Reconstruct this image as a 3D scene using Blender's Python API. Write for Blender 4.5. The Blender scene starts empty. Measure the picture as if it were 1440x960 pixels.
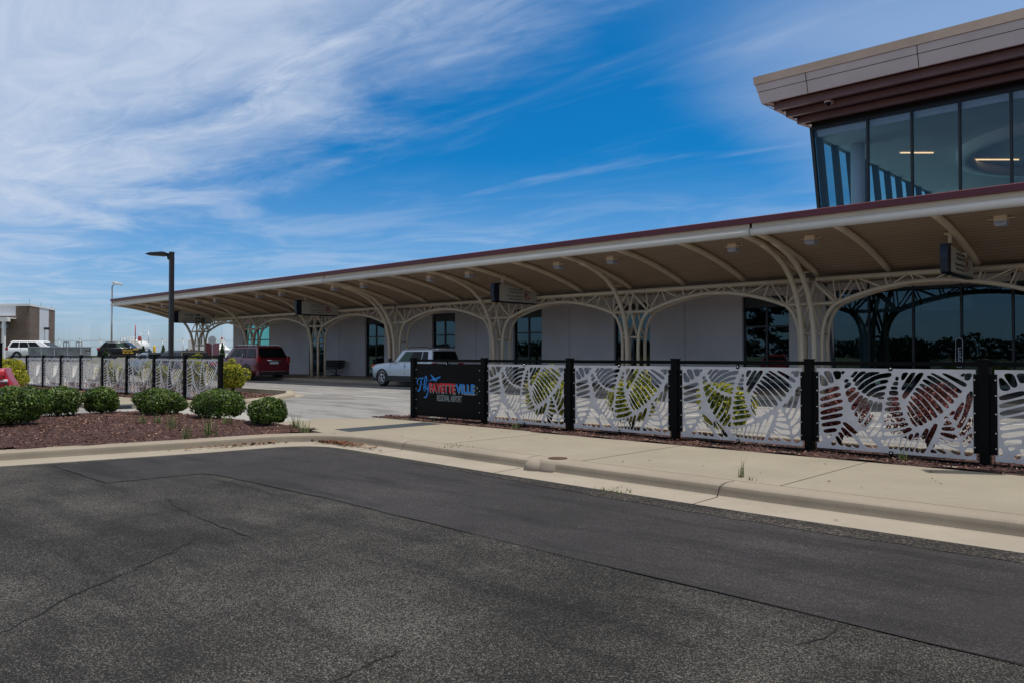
import bpy, math, random
from mathutils import Vector, Matrix
R = math.radians
rnd = random.Random(7)
scene = bpy.context.scene
COL = scene.collection

# ------------------------------------------------------------------ materials
def nodes(name):
    m = bpy.data.materials.new(name); m.use_nodes = True
    nt = m.node_tree; b = nt.nodes['Principled BSDF']
    return m, nt, b

def ramp(nt, stops, fac):
    r = nt.nodes.new('ShaderNodeValToRGB'); el = r.color_ramp.elements
    el[0].position, el[0].color = stops[0][0], (*stops[0][1], 1)
    el[1].position, el[1].color = stops[-1][0], (*stops[-1][1], 1)
    for p, c in stops[1:-1]:
        e = el.new(p); e.color = (*c, 1)
    nt.links.new(fac, r.inputs[0]); return r.outputs[0]

def coords(nt, scale=(1, 1, 1), rot=(0, 0, 0)):
    t = nt.nodes.new('ShaderNodeTexCoord'); m = nt.nodes.new('ShaderNodeMapping')
    m.inputs['Scale'].default_value = scale; m.inputs['Rotation'].default_value = rot
    nt.links.new(t.outputs['Object'], m.inputs[0]); return m.outputs[0]

def noise(nt, vec, scale, detail=4, rough=.6, dist=0):
    n = nt.nodes.new('ShaderNodeTexNoise'); n.inputs['Scale'].default_value = scale
    n.inputs['Detail'].default_value = detail; n.inputs['Roughness'].default_value = rough
    n.inputs['Distortion'].default_value = dist
    nt.links.new(vec, n.inputs['Vector']); return n.outputs[0]

def mixc(nt, a, b, f, mode='MIX'):
    m = nt.nodes.new('ShaderNodeMix'); m.data_type = 'RGBA'; m.blend_type = mode
    for s, v in ((6, a), (7, b), (0, f)):
        if hasattr(v, 'links'): nt.links.new(v, m.inputs[s])
        elif s == 0: m.inputs[0].default_value = v
        else: m.inputs[s].default_value = (*v, 1)
    return m.outputs[2]

def mathn(nt, op, a, b=None):
    m = nt.nodes.new('ShaderNodeMath'); m.operation = op
    for i, v in enumerate((a, b)):
        if v is None: continue
        if hasattr(v, 'links'): nt.links.new(v, m.inputs[i])
        else: m.inputs[i].default_value = v
    return m.outputs[0]

def bump(nt, b, h, strength, dist=.01):
    n = nt.nodes.new('ShaderNodeBump'); n.inputs['Strength'].default_value = strength
    n.inputs['Distance'].default_value = dist
    nt.links.new(h, n.inputs['Height']); nt.links.new(n.outputs[0], b.inputs['Normal'])

def simple(name, col, rough=.5, metal=0, var=.12, vs=3, bmp=0, bs=60, coat=0, spec=.5):
    m, nt, b = nodes(name)
    v = coords(nt); n = noise(nt, v, vs)
    lo = tuple(c * (1 - var) for c in col); hi = tuple(min(1, c * (1 + var)) for c in col)
    nt.links.new(ramp(nt, [(.3, lo), (.7, hi)], n), b.inputs['Base Color'])
    b.inputs['Roughness'].default_value = rough; b.inputs['Metallic'].default_value = metal
    b.inputs['Coat Weight'].default_value = coat; b.inputs['Coat Roughness'].default_value = .06
    b.inputs['Specular IOR Level'].default_value = spec
    if bmp: bump(nt, b, noise(nt, v, bs), bmp)
    return m

def asphalt(name, dark, light, amount, big=.25, scale=95, warm=(1, .97, .93)):
    """bitumen with exposed stone: each Voronoi cell is one stone or one bit of binder"""
    m, nt, b = nodes(name); v = coords(nt)
    vo = nt.nodes.new('ShaderNodeTexVoronoi'); vo.inputs['Scale'].default_value = scale
    nt.links.new(v, vo.inputs['Vector'])
    sep = nt.nodes.new('ShaderNodeSeparateColor'); nt.links.new(vo.outputs['Color'], sep.inputs[0])
    patchy = noise(nt, v, .55, 6, .65)
    thr = mathn(nt, 'ADD', sep.outputs[0], mathn(nt, 'MULTIPLY', mathn(nt, 'SUBTRACT', patchy, .5), .9))
    mid = tuple((d * .82 + l * .18) for d, l in zip(dark, light))
    c = ramp(nt, [(.0, dark), (1 - amount - .15, mid), (1 - amount, tuple(a * .75 for a in light)), (1.0, light)], thr)
    tint = ramp(nt, [(.0, (1, .93, .84)), (.6, (1, 1, 1)), (1, (.9, .97, 1.04))], sep.outputs[1])
    c = mixc(nt, c, tint, 1.0, 'MULTIPLY')
    stain = ramp(nt, [(.35, (1 - big,) * 3), (.6, (1 + big * .6,) * 3)], noise(nt, v, .33, 5, .7))
    c = mixc(nt, c, stain, 1.0, 'MULTIPLY')
    st2 = ramp(nt, [(.38, (.55, .55, .57)), (.5, (1, 1, 1))], noise(nt, coords(nt, (.45, 2.6, 1), (0, 0, .12)), .8, 6, .62))
    c = mixc(nt, c, st2, .8, 'MULTIPLY')
    c = mixc(nt, c, warm, 1.0, 'MULTIPLY')
    nt.links.new(c, b.inputs['Base Color'])
    b.inputs['Roughness'].default_value = .85; b.inputs['Specular IOR Level'].default_value = .25
    bump(nt, b, vo.outputs['Distance'], .5, .006)
    return m

def concrete(name, col, stain=.2, fine=.08, bmp=.15):
    m, nt, b = nodes(name); v = coords(nt)
    a = ramp(nt, [(.25, tuple(c * (1 - stain) for c in col)), (.75, tuple(c * (1 + stain * .5) for c in col))], noise(nt, v, .8, 7, .68))
    s = ramp(nt, [(.3, (1 - fine * 1.5,) * 3), (.7, (1 + fine,) * 3)], noise(nt, v, 120, 3, .7))
    c = mixc(nt, a, s, 1.0, 'MULTIPLY')
    d = ramp(nt, [(.3, (.72, .7, .66)), (.42, (1, 1, 1))], noise(nt, v, 5.5, 6, .75))
    c = mixc(nt, c, d, .45, 'MULTIPLY')
    nt.links.new(c, b.inputs['Base Color']); b.inputs['Roughness'].default_value = .88
    b.inputs['Specular IOR Level'].default_value = .25
    bump(nt, b, noise(nt, v, 90, 4, .7), bmp, .004)
    return m

def leafmat(name, stops, rough=.55, trans=.25):
    m, nt, b = nodes(name)
    g = nt.nodes.new('ShaderNodeNewGeometry')
    c = ramp(nt, stops, g.outputs['Random Per Island'])
    nt.links.new(c, b.inputs['Base Color']); b.inputs['Roughness'].default_value = rough
    b.inputs['Specular IOR Level'].default_value = .35
    t = nt.nodes.new('ShaderNodeBsdfTranslucent'); nt.links.new(c, t.inputs[0])
    mx = nt.nodes.new('ShaderNodeMixShader'); mx.inputs[0].default_value = trans
    nt.links.new(b.outputs[0], mx.inputs[1]); nt.links.new(t.outputs[0], mx.inputs[2])
    nt.links.new(mx.outputs[0], nt.nodes['Material Output'].inputs[0])
    return m

def glassmat(name, tint, refl=1.0, ior=1.5, rough=0.0):
    """thin sheet glass: tinted see-through plus a mirror reflection by Fresnel"""
    m, nt, b = nodes(name); nt.nodes.remove(b)
    t = nt.nodes.new('ShaderNodeBsdfTransparent'); t.inputs[0].default_value = (*tint, 1)
    g = nt.nodes.new('ShaderNodeBsdfGlossy'); g.inputs['Roughness'].default_value = rough
    g.inputs[0].default_value = (.55, .86, 1, 1)
    f = nt.nodes.new('ShaderNodeFresnel'); f.inputs['IOR'].default_value = ior
    k = mathn(nt, 'MULTIPLY', f.outputs[0], refl)
    mx = nt.nodes.new('ShaderNodeMixShader'); nt.links.new(k, mx.inputs[0])
    nt.links.new(t.outputs[0], mx.inputs[1]); nt.links.new(g.outputs[0], mx.inputs[2])
    nt.links.new(mx.outputs[0], nt.nodes['Material Output'].inputs[0])
    return m

def emis(name, col, s):
    m, nt, b = nodes(name); b.inputs['Base Color'].default_value = (*col, 1)
    b.inputs['Emission Color'].default_value = (*col, 1); b.inputs['Emission Strength'].default_value = s
    return m

def brickmat(name, c1, c2, mortar):
    m, nt, b = nodes(name); v = coords(nt)
    sp = nt.nodes.new('ShaderNodeSeparateXYZ'); nt.links.new(v, sp.inputs[0])
    u = mathn(nt, 'ADD', sp.outputs[0], sp.outputs[1])
    cb = nt.nodes.new('ShaderNodeCombineXYZ'); nt.links.new(u, cb.inputs[0]); nt.links.new(sp.outputs[2], cb.inputs[1])
    t = nt.nodes.new('ShaderNodeTexBrick'); nt.links.new(cb.outputs[0], t.inputs['Vector'])
    t.inputs['Color1'].default_value = (*c1, 1); t.inputs['Color2'].default_value = (*c2, 1)
    t.inputs['Mortar'].default_value = (*mortar, 1); t.inputs['Scale'].default_value = 1
    t.inputs['Brick Width'].default_value = .4; t.inputs['Row Height'].default_value = .2; t.inputs['Mortar Size'].default_value = .016
    nt.links.new(t.outputs[0], b.inputs['Base Color']); b.inputs['Roughness'].default_value = .9
    return m

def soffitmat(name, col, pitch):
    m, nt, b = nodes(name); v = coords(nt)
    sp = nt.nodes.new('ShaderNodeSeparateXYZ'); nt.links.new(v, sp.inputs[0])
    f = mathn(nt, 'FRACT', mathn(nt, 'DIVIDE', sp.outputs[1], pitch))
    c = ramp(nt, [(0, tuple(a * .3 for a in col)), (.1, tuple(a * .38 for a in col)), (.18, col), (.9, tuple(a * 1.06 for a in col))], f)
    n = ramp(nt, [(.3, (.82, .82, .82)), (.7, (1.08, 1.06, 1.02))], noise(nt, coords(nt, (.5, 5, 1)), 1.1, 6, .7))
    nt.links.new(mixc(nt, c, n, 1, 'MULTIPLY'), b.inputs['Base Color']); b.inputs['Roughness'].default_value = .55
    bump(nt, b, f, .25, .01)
    return m

M = dict(
    asphalt=asphalt('worn_asphalt', (.0055, .0053, .0053), (.145, .139, .132), .12, .36, 150, (1, .97, .94)),
    patch=asphalt('new_asphalt', (.0235, .0225, .0235), (.085, .081, .081), .06, .2, 125, (1, .96, .97)),
    crumb=asphalt('crumbled_asphalt', (.014, .013, .013), (.11, .1, .09), .16, .3, 60, (1, .95, .92)),
    drive=asphalt('drive_asphalt', (.23, .23, .23), (.33, .33, .325), .12, .12, 130, (1, .985, .985)),
    concrete=concrete('sidewalk_concrete', (.288, .253, .196), .15),
    gutter=concrete('gutter_concrete', (.325, .285, .23), .2),
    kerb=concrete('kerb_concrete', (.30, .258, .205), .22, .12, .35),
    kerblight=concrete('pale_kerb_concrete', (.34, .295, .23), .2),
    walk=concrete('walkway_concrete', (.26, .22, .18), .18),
    kerbface=concrete('shaded_kerb_face', (.19, .16, .125), .3, .14, .35),  # darker copy of the kerb concrete: the shade of the face is in the colour
    joint=simple('joint_dirt', (.05, .042, .035), .95),
    white_line=simple('road_paint', (.55, .55, .53), .8, 0, .3, 14),
    tactile=None,
    mulch=None,
    chip=leafmat('mulch_chips', [(0, (.035, .014, .012)), (.45, (.09, .038, .03)), (.8, (.16, .078, .06)), (.97, (.27, .16, .11)), (1, (.4, .28, .2))], .9, 0),
    litter=leafmat('dead_leaves', [(0, (.09, .035, .015)), (.6, (.2, .085, .04)), (1, (.34, .19, .1))], .8, .1),
    ground=concrete('dry_ground', (.16, .15, .09), .25),
    black=simple('black_paint', (.003, .003, .003), .55, 0, .2, 6, 0, 60, 0, .1),
    blackpanel=simple('black_sign_face', (.003, .003, .003), .45, 0, .3, 2.5, 0, 60, 0, .12),
    alu=simple('brushed_aluminium', (.57, .555, .56), .5, .2, .13, 5),
    steel=simple('bolt_steel', (.6, .6, .6), .3, 1),
    cream=simple('cream_steel_paint', (.66, .53, .375), .42, 0, .06, 1.5),
    creamlight=simple('pale_gutter_paint', (.66, .62, .56), .35, 0, .05, 1.2),
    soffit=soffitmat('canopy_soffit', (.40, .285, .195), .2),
    maroon=simple('maroon_flashing', (.10, .012, .02), .45, 0, .12, .8),
    stucco=simple('grey_stucco', (.6, .535, .505), .92, 0, .1, .45, .12, 180),
    dframe=simple('dark_bronze_frame', (.012, .012, .013), .4),
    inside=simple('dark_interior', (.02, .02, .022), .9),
    room=simple('room_surface', (.82, .79, .78), .8, 0, .05, .6),
    floor=simple('room_floor', (.4, .39, .37), .5),
    tglass=glassmat('pale_teal_glass', (.42, .74, .7), .6),
    louverdark=simple('louver_underside_shade', (.02, .013, .013), .8),  # louvre undersides coloured dark, their shade put into the material
    wglass=glassmat('window_glass', (.3, .42, .46), 1.75),
    cglass=glassmat('curtain_wall_glass', (.76, .84, .93), 1.1),
    sglass=glassmat('teal_side_glass', (.4, .80, .80), .4),
    fascia=simple('grey_fascia_panel', (.60, .545, .52), .55, .1, .06, .9),
    bronze=simple('bronze_coping', (.25, .195, .165), .42, .35, .14, 1.1),
    louver=simple('dark_brown_louver', (.2, .125, .118), .5, .0, .12, 2),
    pinksoffit=simple('pale_soffit_metal', (.42, .34, .31), .5, .1, .05, 1),
    signface=simple('pale_sign_face', (.46, .42, .34), .45, 0, .03, 2),
    navy=simple('navy_sign_edge', (.003, .010, .026), .35),
    ink=simple('dark_ink', (.02, .02, .022), .6),
    red=simple('sign_red', (.36, .012, .02), .45),
    blueink=simple('sign_blue', (.012, .05, .14), .5),
    logored=simple('logo_red', (.62, .02, .03), .45, 0, .05),
    logoblue=simple('logo_blue', (.01, .21, .62), .45, 0, .05),
    logogrey=simple('logo_grey', (.22, .25, .25), .5, 0, .05),
    white=simple('white_paint', (.75, .75, .74), .45, 0, .06, 2),
    lens=simple('milky_lamp_lens', (.34, .36, .44), .4, 0, .03, 2),
    lamp=simple('dark_bronze_lamp', (.022, .02, .02), .45, .3, .1, 2),
    led=simple('lamp_led_lens', (.55, .5, .42), .35),
    galv=simple('galvanised_steel', (.42, .43, .43), .42, .5, .12, 3),
    yellow=simple('yellow_paint', (.72, .42, .02), .5),
    taxiy=simple('yellow_lettering', (.75, .45, .04), .5),
    rubber=simple('tyre_rubber', (.012, .012, .012), .8),
    trim=simple('black_plastic', (.018, .018, .019), .6),
    rim=simple('alloy_rim', (.55, .55, .56), .3, .9),
    chrome=simple('chrome', (.7, .7, .7), .12, 1),
    carglass=simple('car_glass', (.006, .008, .009), .08, 0, 0, 3, 0, 60, 0, .15),
    carglassgreen=simple('green_car_glass', (.045, .08, .06), .08, 0, 0, 3, 0, 60, 0, .15),
    taillight=simple('tail_light', (.30, .008, .012), .2, 0, .1, 12, 0, 60, .2),
    amber=simple('amber_lens', (.7, .12, .03), .15),
    headlamp=simple('clear_lamp', (.75, .77, .78), .1, .2),
    plate=simple('number_plate', (.6, .64, .7), .5),
    brick=brickmat('brown_brick', (.17, .115, .083), (.115, .08, .06), (.17, .14, .12)),
    brickw=simple('white_metal_cladding', (.62, .64, .68), .5, 0, .03, 2),
    rust=simple('rusty_iron', (.10, .045, .03), .85, .2, .35, 20, .4, 80),
    box=simple('weathered_steel_box', (.2, .21, .205), .5, .4, .35, 1.6),
    crack=simple('crack_filler', (.006, .006, .006), .95),
    bark=simple('shrub_bark', (.07, .05, .035), .95, 0, .3, 20, .4, 40),
    green=leafmat('shrub_leaves', [(0, (.014, .036, .005)), (.5, (.05, .10, .013)), (.88, (.115, .19, .024)), (1, (.24, .26, .05))], .42, .2),
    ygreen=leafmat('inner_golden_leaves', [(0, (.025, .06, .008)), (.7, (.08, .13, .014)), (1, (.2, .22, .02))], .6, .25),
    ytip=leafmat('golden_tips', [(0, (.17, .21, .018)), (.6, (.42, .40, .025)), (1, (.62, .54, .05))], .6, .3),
    barberry=leafmat('barberry_leaves', [(0, (.04, .01, .012)), (.6, (.11, .02, .02)), (1, (.24, .05, .035))], .5, .25),
    grass=leafmat('weed_blades', [(0, (.05, .09, .02)), (.7, (.11, .17, .045)), (1, (.25, .25, .1))], .6, .3),
    conifer=leafmat('conifer_leaves', [(0, (.02, .05, .015)), (1, (.05, .11, .03))], .6, .15),
    treeleaf=leafmat('tree_leaves', [(0, (.012, .026, .009)), (.7, (.03, .055, .016)), (1, (.06, .09, .03))], .6, .15),
)
def special():
    m, nt, b = nodes('tactile_paving'); v = coords(nt)
    vo = nt.nodes.new('ShaderNodeTexVoronoi'); vo.inputs['Scale'].default_value = 17; vo.inputs['Randomness'].default_value = 0
    nt.links.new(v, vo.inputs['Vector'])
    c = ramp(nt, [(.0, (.075, .09, .115)), (.3, (.06, .075, .095)), (.42, (.02, .026, .035)), (.8, (.028, .034, .043))], vo.outputs['Distance'])
    nt.links.new(c, b.inputs['Base Color']); b.inputs['Roughness'].default_value = .7
    bump(nt, b, mathn(nt, 'SUBTRACT', 1.0, vo.outputs['Distance']), .9, .012)
    M['tactile'] = m
    m, nt, b = nodes('mulch_bed'); v = coords(nt)
    n = noise(nt, v, 38, 6, .75)
    c = ramp(nt, [(.3, (.025, .011, .01)), (.5, (.07, .03, .025)), (.64, (.13, .062, .05)), (.78, (.22, .13, .09))], n)
    nt.links.new(c, b.inputs['Base Color']); b.inputs['Roughness'].default_value = .95
    bump(nt, b, noise(nt, v, 30, 5, .8), 1.0, .05)
    M['mulch'] = m
    def paint(name, col, flake=.0, metal=0):
        mm = simple(name, col, .35, metal, .03, 3, 0, 60, .5); M[name] = mm
    paint('silver_paint', (.50, .56, .63), 0, .25); paint('maroon_paint', (.14, .006, .016)); 
    paint('white_paint_car', (.74, .75, .76)); M['red_paint'] = simple('red_paint', (.36, .006, .012), .3, 0, .03, 3, 0, 60, .15, .4); paint('paleblue_paint', (.30, .37, .42), 0, .3)
    M['navy_paint'] = simple('navy_paint', (.008, .009, .012), .3, 0, .03, 3, 0, 60, 0, .3); M['black_paint_car'] = simple('black_car_paint', (.006, .0065, .008), .3, 0, .03, 3, 0, 60, 0, .3)
special()

# ------------------------------------------------------------------ mesh builder
class MB:
    def __init__(s): s.v = []; s.f = []; s.mi = []; s.sm = []
    def add(s, vs, fs, mi=0, smooth=False):
        o = len(s.v); s.v += [tuple(p) for p in vs]
        for f in fs: s.f.append(tuple(o + i for i in f)); s.mi.append(mi); s.sm.append(smooth)
        return s
    def box(s, x0, x1, y0, y1, z0, z1, mi=0):
        v = [(x, y, z) for z in (z0, z1) for y in (y0, y1) for x in (x0, x1)]
        return s.add(v, [(0, 2, 3, 1), (4, 5, 7, 6), (0, 1, 5, 4), (2, 6, 7, 3), (0, 4, 6, 2), (1, 3, 7, 5)], mi)
    def obox(s, c, d, up, L, W, H, mi=0):
        """box centred at c, length L along d, W across, H along up"""
        d = Vector(d).normalized(); up = Vector(up); sd = d.cross(up).normalized(); up = sd.cross(d); c = Vector(c)
        v = [c + d * (L / 2 * a) + sd * (W / 2 * b) + up * (H / 2 * e) for e in (-1, 1) for b in (-1, 1) for a in (-1, 1)]
        return s.add(v, [(0, 2, 3, 1), (4, 5, 7, 6), (0, 1, 5, 4), (2, 6, 7, 3), (0, 4, 6, 2), (1, 3, 7, 5)], mi)
    def tube(s, pts, r, seg=8, mi=0, cap=True):
        pts = [Vector(p) for p in pts]; n = len(pts); rr = r if isinstance(r, (list, tuple)) else [r] * n
        vs = []; ref = None
        for i, p in enumerate(pts):
            t = (pts[min(i + 1, n - 1)] - pts[max(i - 1, 0)]).normalized()
            if ref is None: ref = Vector((0, 0, 1)) if abs(t.z) < .9 else Vector((1, 0, 0))
            a = (ref - t * ref.dot(t)).normalized(); b = t.cross(a); ref = a
            for k in range(seg):
                an = 2 * math.pi * k / seg
                vs.append(p + (a * math.cos(an) + b * math.sin(an)) * rr[i])
        fs = [(i * seg + k, i * seg + (k + 1) % seg, (i + 1) * seg + (k + 1) % seg, (i + 1) * seg + k) for i in range(n - 1) for k in range(seg)]
        s.add(vs, fs, mi, True)
        if cap:
            o = len(s.v) - len(vs)
            s.f.append(tuple(o + k for k in range(seg))[::-1]); s.mi.append(mi); s.sm.append(False)
            s.f.append(tuple(o + (n - 1) * seg + k for k in range(seg))); s.mi.append(mi); s.sm.append(False)
        return s
    def lathe(s, prof, c, axis='z', seg=20, mi=0, smooth=True):
        """prof: (radius, height) pairs around the axis through c"""
        vs = []
        for r, h in prof:
            for k in range(seg):
                a = 2 * math.pi * k / seg; u, w = r * math.cos(a), r * math.sin(a)
                p = (u, w, h) if axis == 'z' else ((u, h, w) if axis == 'y' else (h, u, w))
                vs.append((c[0] + p[0], c[1] + p[1], c[2] + p[2]))
        n = len(prof)
        fs = [(i * seg + k, i * seg + (k + 1) % seg, (i + 1) * seg + (k + 1) % seg, (i + 1) * seg + k) for i in range(n - 1) for k in range(seg)]
        if prof[0][0] > 1e-4: fs.append(tuple(range(seg))[::-1])
        if prof[-1][0] > 1e-4: fs.append(tuple((n - 1) * seg + k for k in range(seg)))
        return s.add(vs, fs, mi, smooth)
    def prism(s, poly, fn, d0, d1, mi=0):
        """poly of (a,b); fn(a,b,d) -> xyz; extruded from d0 to d1"""
        n = len(poly); vs = [fn(a, b, d0) for a, b in poly] + [fn(a, b, d1) for a, b in poly]
        fs = [tuple(range(n))[::-1], tuple(range(n, 2 * n))] + [(i, (i + 1) % n, n + (i + 1) % n, n + i) for i in range(n)]
        return s.add(vs, fs, mi)
    def poly(s, pts, mi=0): return s.add(pts, [tuple(range(len(pts)))], mi)
    def build(s, name, mats, parent=None, bevel=0, fixn=True):
        me = bpy.data.meshes.new(name); me.from_pydata(s.v, [], s.f)
        if not isinstance(mats, (list, tuple)): mats = [mats]
        for m in mats: me.materials.append(m)
        me.polygons.foreach_set('material_index', s.mi); me.polygons.foreach_set('use_smooth', s.sm)
        me.update()
        if fixn:
            import bmesh
            bm = bmesh.new(); bm.from_mesh(me); bmesh.ops.recalc_face_normals(bm, faces=bm.faces); bm.to_mesh(me); bm.free()
        return link(name, me, parent, bevel)

def link(name, data, parent=None, bevel=0):
    o = bpy.data.objects.new(name, data); COL.objects.link(o)
    if parent is not None:
        o.parent = parent
        if parent.type == 'EMPTY' and not parent.get('_local'):
            o.matrix_parent_inverse = Matrix.Translation(-Vector(parent.location))
    if bevel:
        b = o.modifiers.new('bevel', 'BEVEL'); b.width = bevel; b.segments = 2; b.limit_method = 'ANGLE'; b.angle_limit = R(35)
    return o

def tag(o, label, cat, group=None, kind=None):
    o['label'] = label; o['category'] = cat
    if group: o['group'] = group
    if kind: o['kind'] = kind
    return o
def struct(o): o['kind'] = 'structure'; return o
def stuff(o): o['kind'] = 'stuff'; return o
def thing(name, loc, label, cat, group=None, local=False, rz=0):
    """Empty at the base of a thing; local=True when the parts are modelled round the origin"""
    o = bpy.data.objects.new(name, None); o.empty_display_size = .2; COL.objects.link(o); o.location = loc
    o.rotation_euler = (0, 0, rz)
    if local: o['_local'] = 1
    return tag(o, label, cat, group)
def dup(root, loc, rz=None, label=None):
    c = root.copy(); COL.objects.link(c); c.location = loc
    if rz is not None: c.rotation_euler = (0, 0, rz)
    if label: c['label'] = label
    for ch in list(root.children):
        d = ch.copy(); COL.objects.link(d); d.parent = c
        for g in list(ch.children):
            e = g.copy(); COL.objects.link(e); e.parent = d
    return c

def text(s, name, mat, parent, origin, xdir, updir, size, align='LEFT', sx=1.0, shear=0, depth=.002, bold=0, fit=None):
    cu = bpy.data.curves.new(name, 'FONT'); cu.body = s; cu.size = size; cu.align_x = align
    cu.extrude = depth; cu.shear = shear; cu.materials.append(mat); cu.offset = bold
    x = Vector(xdir).normalized(); u = Vector(updir).normalized(); n = x.cross(u)
    mt = Matrix(((x.x * sx, u.x, n.x, origin[0]), (x.y * sx, u.y, n.y, origin[1]), (x.z * sx, u.z, n.z, origin[2]), (0, 0, 0, 1)))
    tmp = bpy.data.objects.new('tmp', cu); COL.objects.link(tmp)
    me = bpy.data.meshes.new_from_object(tmp.evaluated_get(bpy.context.evaluated_depsgraph_get()))
    bpy.data.objects.remove(tmp); bpy.data.curves.remove(cu)
    if fit:
        xs = [v.co.x for v in me.vertices]; wd = (max(xs) - min(xs)) or 1
        me.transform(Matrix.Translation((-min(xs), 0, 0))); k = fit / (wd * sx)
        me.transform(Matrix.Diagonal((k, 1, 1, 1)))
    me.transform(mt); me.name = name; me.materials.clear(); me.materials.append(mat)
    o = bpy.data.objects.new(name, me); COL.objects.link(o)
    if parent is not None:
        o.parent = parent
        if parent.type == 'EMPTY' and not parent.get('_local'): o.matrix_parent_inverse = Matrix.Translation(-Vector(parent.location))
    return o

def cut_panel(name, outer, holes, mat, fn, thick, parent):
    """flat sheet with holes: filled 2D curve turned into a mesh; fn(x,y) maps it to its place"""
    cu = bpy.data.curves.new(name, 'CURVE'); cu.dimensions = '2D'; cu.fill_mode = 'BOTH'; cu.extrude = thick / 2
    for lp in [outer] + holes:
        sp = cu.splines.new('POLY'); sp.points.add(len(lp) - 1); sp.use_cyclic_u = True
        for p, q in zip(sp.points, lp): p.co = (q[0], q[1], 0, 1)
    tmp = bpy.data.objects.new('tmp', cu); COL.objects.link(tmp)
    dg = bpy.context.evaluated_depsgraph_get(); me = bpy.data.meshes.new_from_object(tmp.evaluated_get(dg))
    bpy.data.objects.remove(tmp); bpy.data.curves.remove(cu)
    me.name = name
    for v in me.vertices: v.co = fn(*v.co)
    me.materials.clear(); me.materials.append(mat)
    for p in me.polygons: p.use_smooth = False
    return link(name, me, parent)

def chaikin(p, it=2):
    for _ in range(it):
        q = []
        for i in range(len(p)):
            a, b = p[i], p[(i + 1) % len(p)]
            q += [(a[0] * .8 + b[0] * .2, a[1] * .8 + b[1] * .2), (a[0] * .2 + b[0] * .8, a[1] * .2 + b[1] * .8)]
        p = q
    return p
def grow(p, d):
    ar = sum(p[i][0] * p[(i + 1) % len(p)][1] - p[(i + 1) % len(p)][0] * p[i][1] for i in range(len(p)))
    sg = 1 if ar > 0 else -1; q = []
    for i in range(len(p)):
        a, c = p[i - 1], p[(i + 1) % len(p)]; dx, dy = c[0] - a[0], c[1] - a[1]; l = math.hypot(dx, dy) or 1
        q.append((p[i][0] + sg * dy / l * d, p[i][1] - sg * dx / l * d))
    return q
def clamp(x, a, b): return max(a, min(b, x))
def smooth(a, b, x):
    t = clamp((x - a) / (b - a), 0, 1); return t * t * (3 - 2 * t)

# ------------------------------------------------------------------ camera, light, sky
cam = bpy.data.objects.new('camera', bpy.data.cameras.new('camera')); COL.objects.link(cam); scene.camera = cam
cam.location = (0, 0, 1.67); cam.rotation_euler = (R(90 + .993), 0, R(43.38))
cam.data.sensor_width = 36; cam.data.lens = 1112.7 / 1440 * 36; cam.data.clip_end = 5000; cam.data.clip_start = .05
AZ, EL = 60, 73.5            # sun: azimuth from +Y towards +X, elevation
sd = Vector((math.sin(R(AZ)) * math.cos(R(EL)), math.cos(R(AZ)) * math.cos(R(EL)), math.sin(R(EL))))
sun = bpy.data.objects.new('sun', bpy.data.lights.new('sun', 'SUN')); COL.objects.link(sun)
sun.data.energy = 4.2; sun.data.angle = R(.6); sun.data.color = (1, .945, .86)
sun.rotation_euler = sd.to_track_quat('Z', 'Y').to_euler(); sun.location = (0, 0, 60)

w = bpy.data.worlds.new('World'); scene.world = w; w.use_nodes = True
nt = w.node_tree; bg = nt.nodes['Background']
sky = nt.nodes.new('ShaderNodeTexSky'); sky.sky_type = 'NISHITA'; sky.sun_disc = False
sky.sun_elevation = R(EL); sky.sun_rotation = R(AZ); sky.altitude = 50; sky.air_density = 1.0; sky.dust_density = .6; sky.ozone_density = 2.5
tc = nt.nodes.new('ShaderNodeTexCoord'); sp = nt.nodes.new('ShaderNodeSeparateXYZ'); nt.links.new(tc.outputs['Generated'], sp.inputs[0])
zc = mathn(nt, 'MAXIMUM', sp.outputs[2], .035)
px = mathn(nt, 'DIVIDE', sp.outputs[0], zc); py = mathn(nt, 'DIVIDE', sp.outputs[1], zc)
cb = nt.nodes.new('ShaderNodeCombineXYZ'); nt.links.new(px, cb.inputs[0]); nt.links.new(py, cb.inputs[1])
def mapn(vec, scale, rot, loc=(0, 0, 0)):
    m = nt.nodes.new('ShaderNodeMapping'); m.inputs['Scale'].default_value = scale; m.inputs['Rotation'].default_value = rot
    m.inputs['Location'].default_value = loc; nt.links.new(vec, m.inputs[0]); return m.outputs[0]
def rng(x, a, b):
    m = nt.nodes.new('ShaderNodeMapRange'); m.interpolation_type = 'SMOOTHSTEP'
    nt.links.new(x, m.inputs[0]); m.inputs[1].default_value = a; m.inputs[2].default_value = b; return m.outputs[0]
n_big = noise(nt, mapn(cb.outputs[0], (.6, 1.0, 1), (0, 0, .19)), 1.2, 8, .58, .7)
n_fine = noise(nt, mapn(cb.outputs[0], (.9, 2.3, 1), (0, 0, .5), (3, 1, 0)), 2.0, 10, .66, 1.1)
n_wisp = noise(nt, mapn(cb.outputs[0], (.35, 1.6, 1), (0, 0, -.25), (7, 4, 0)), 1.0, 8, .58, .9)
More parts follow.
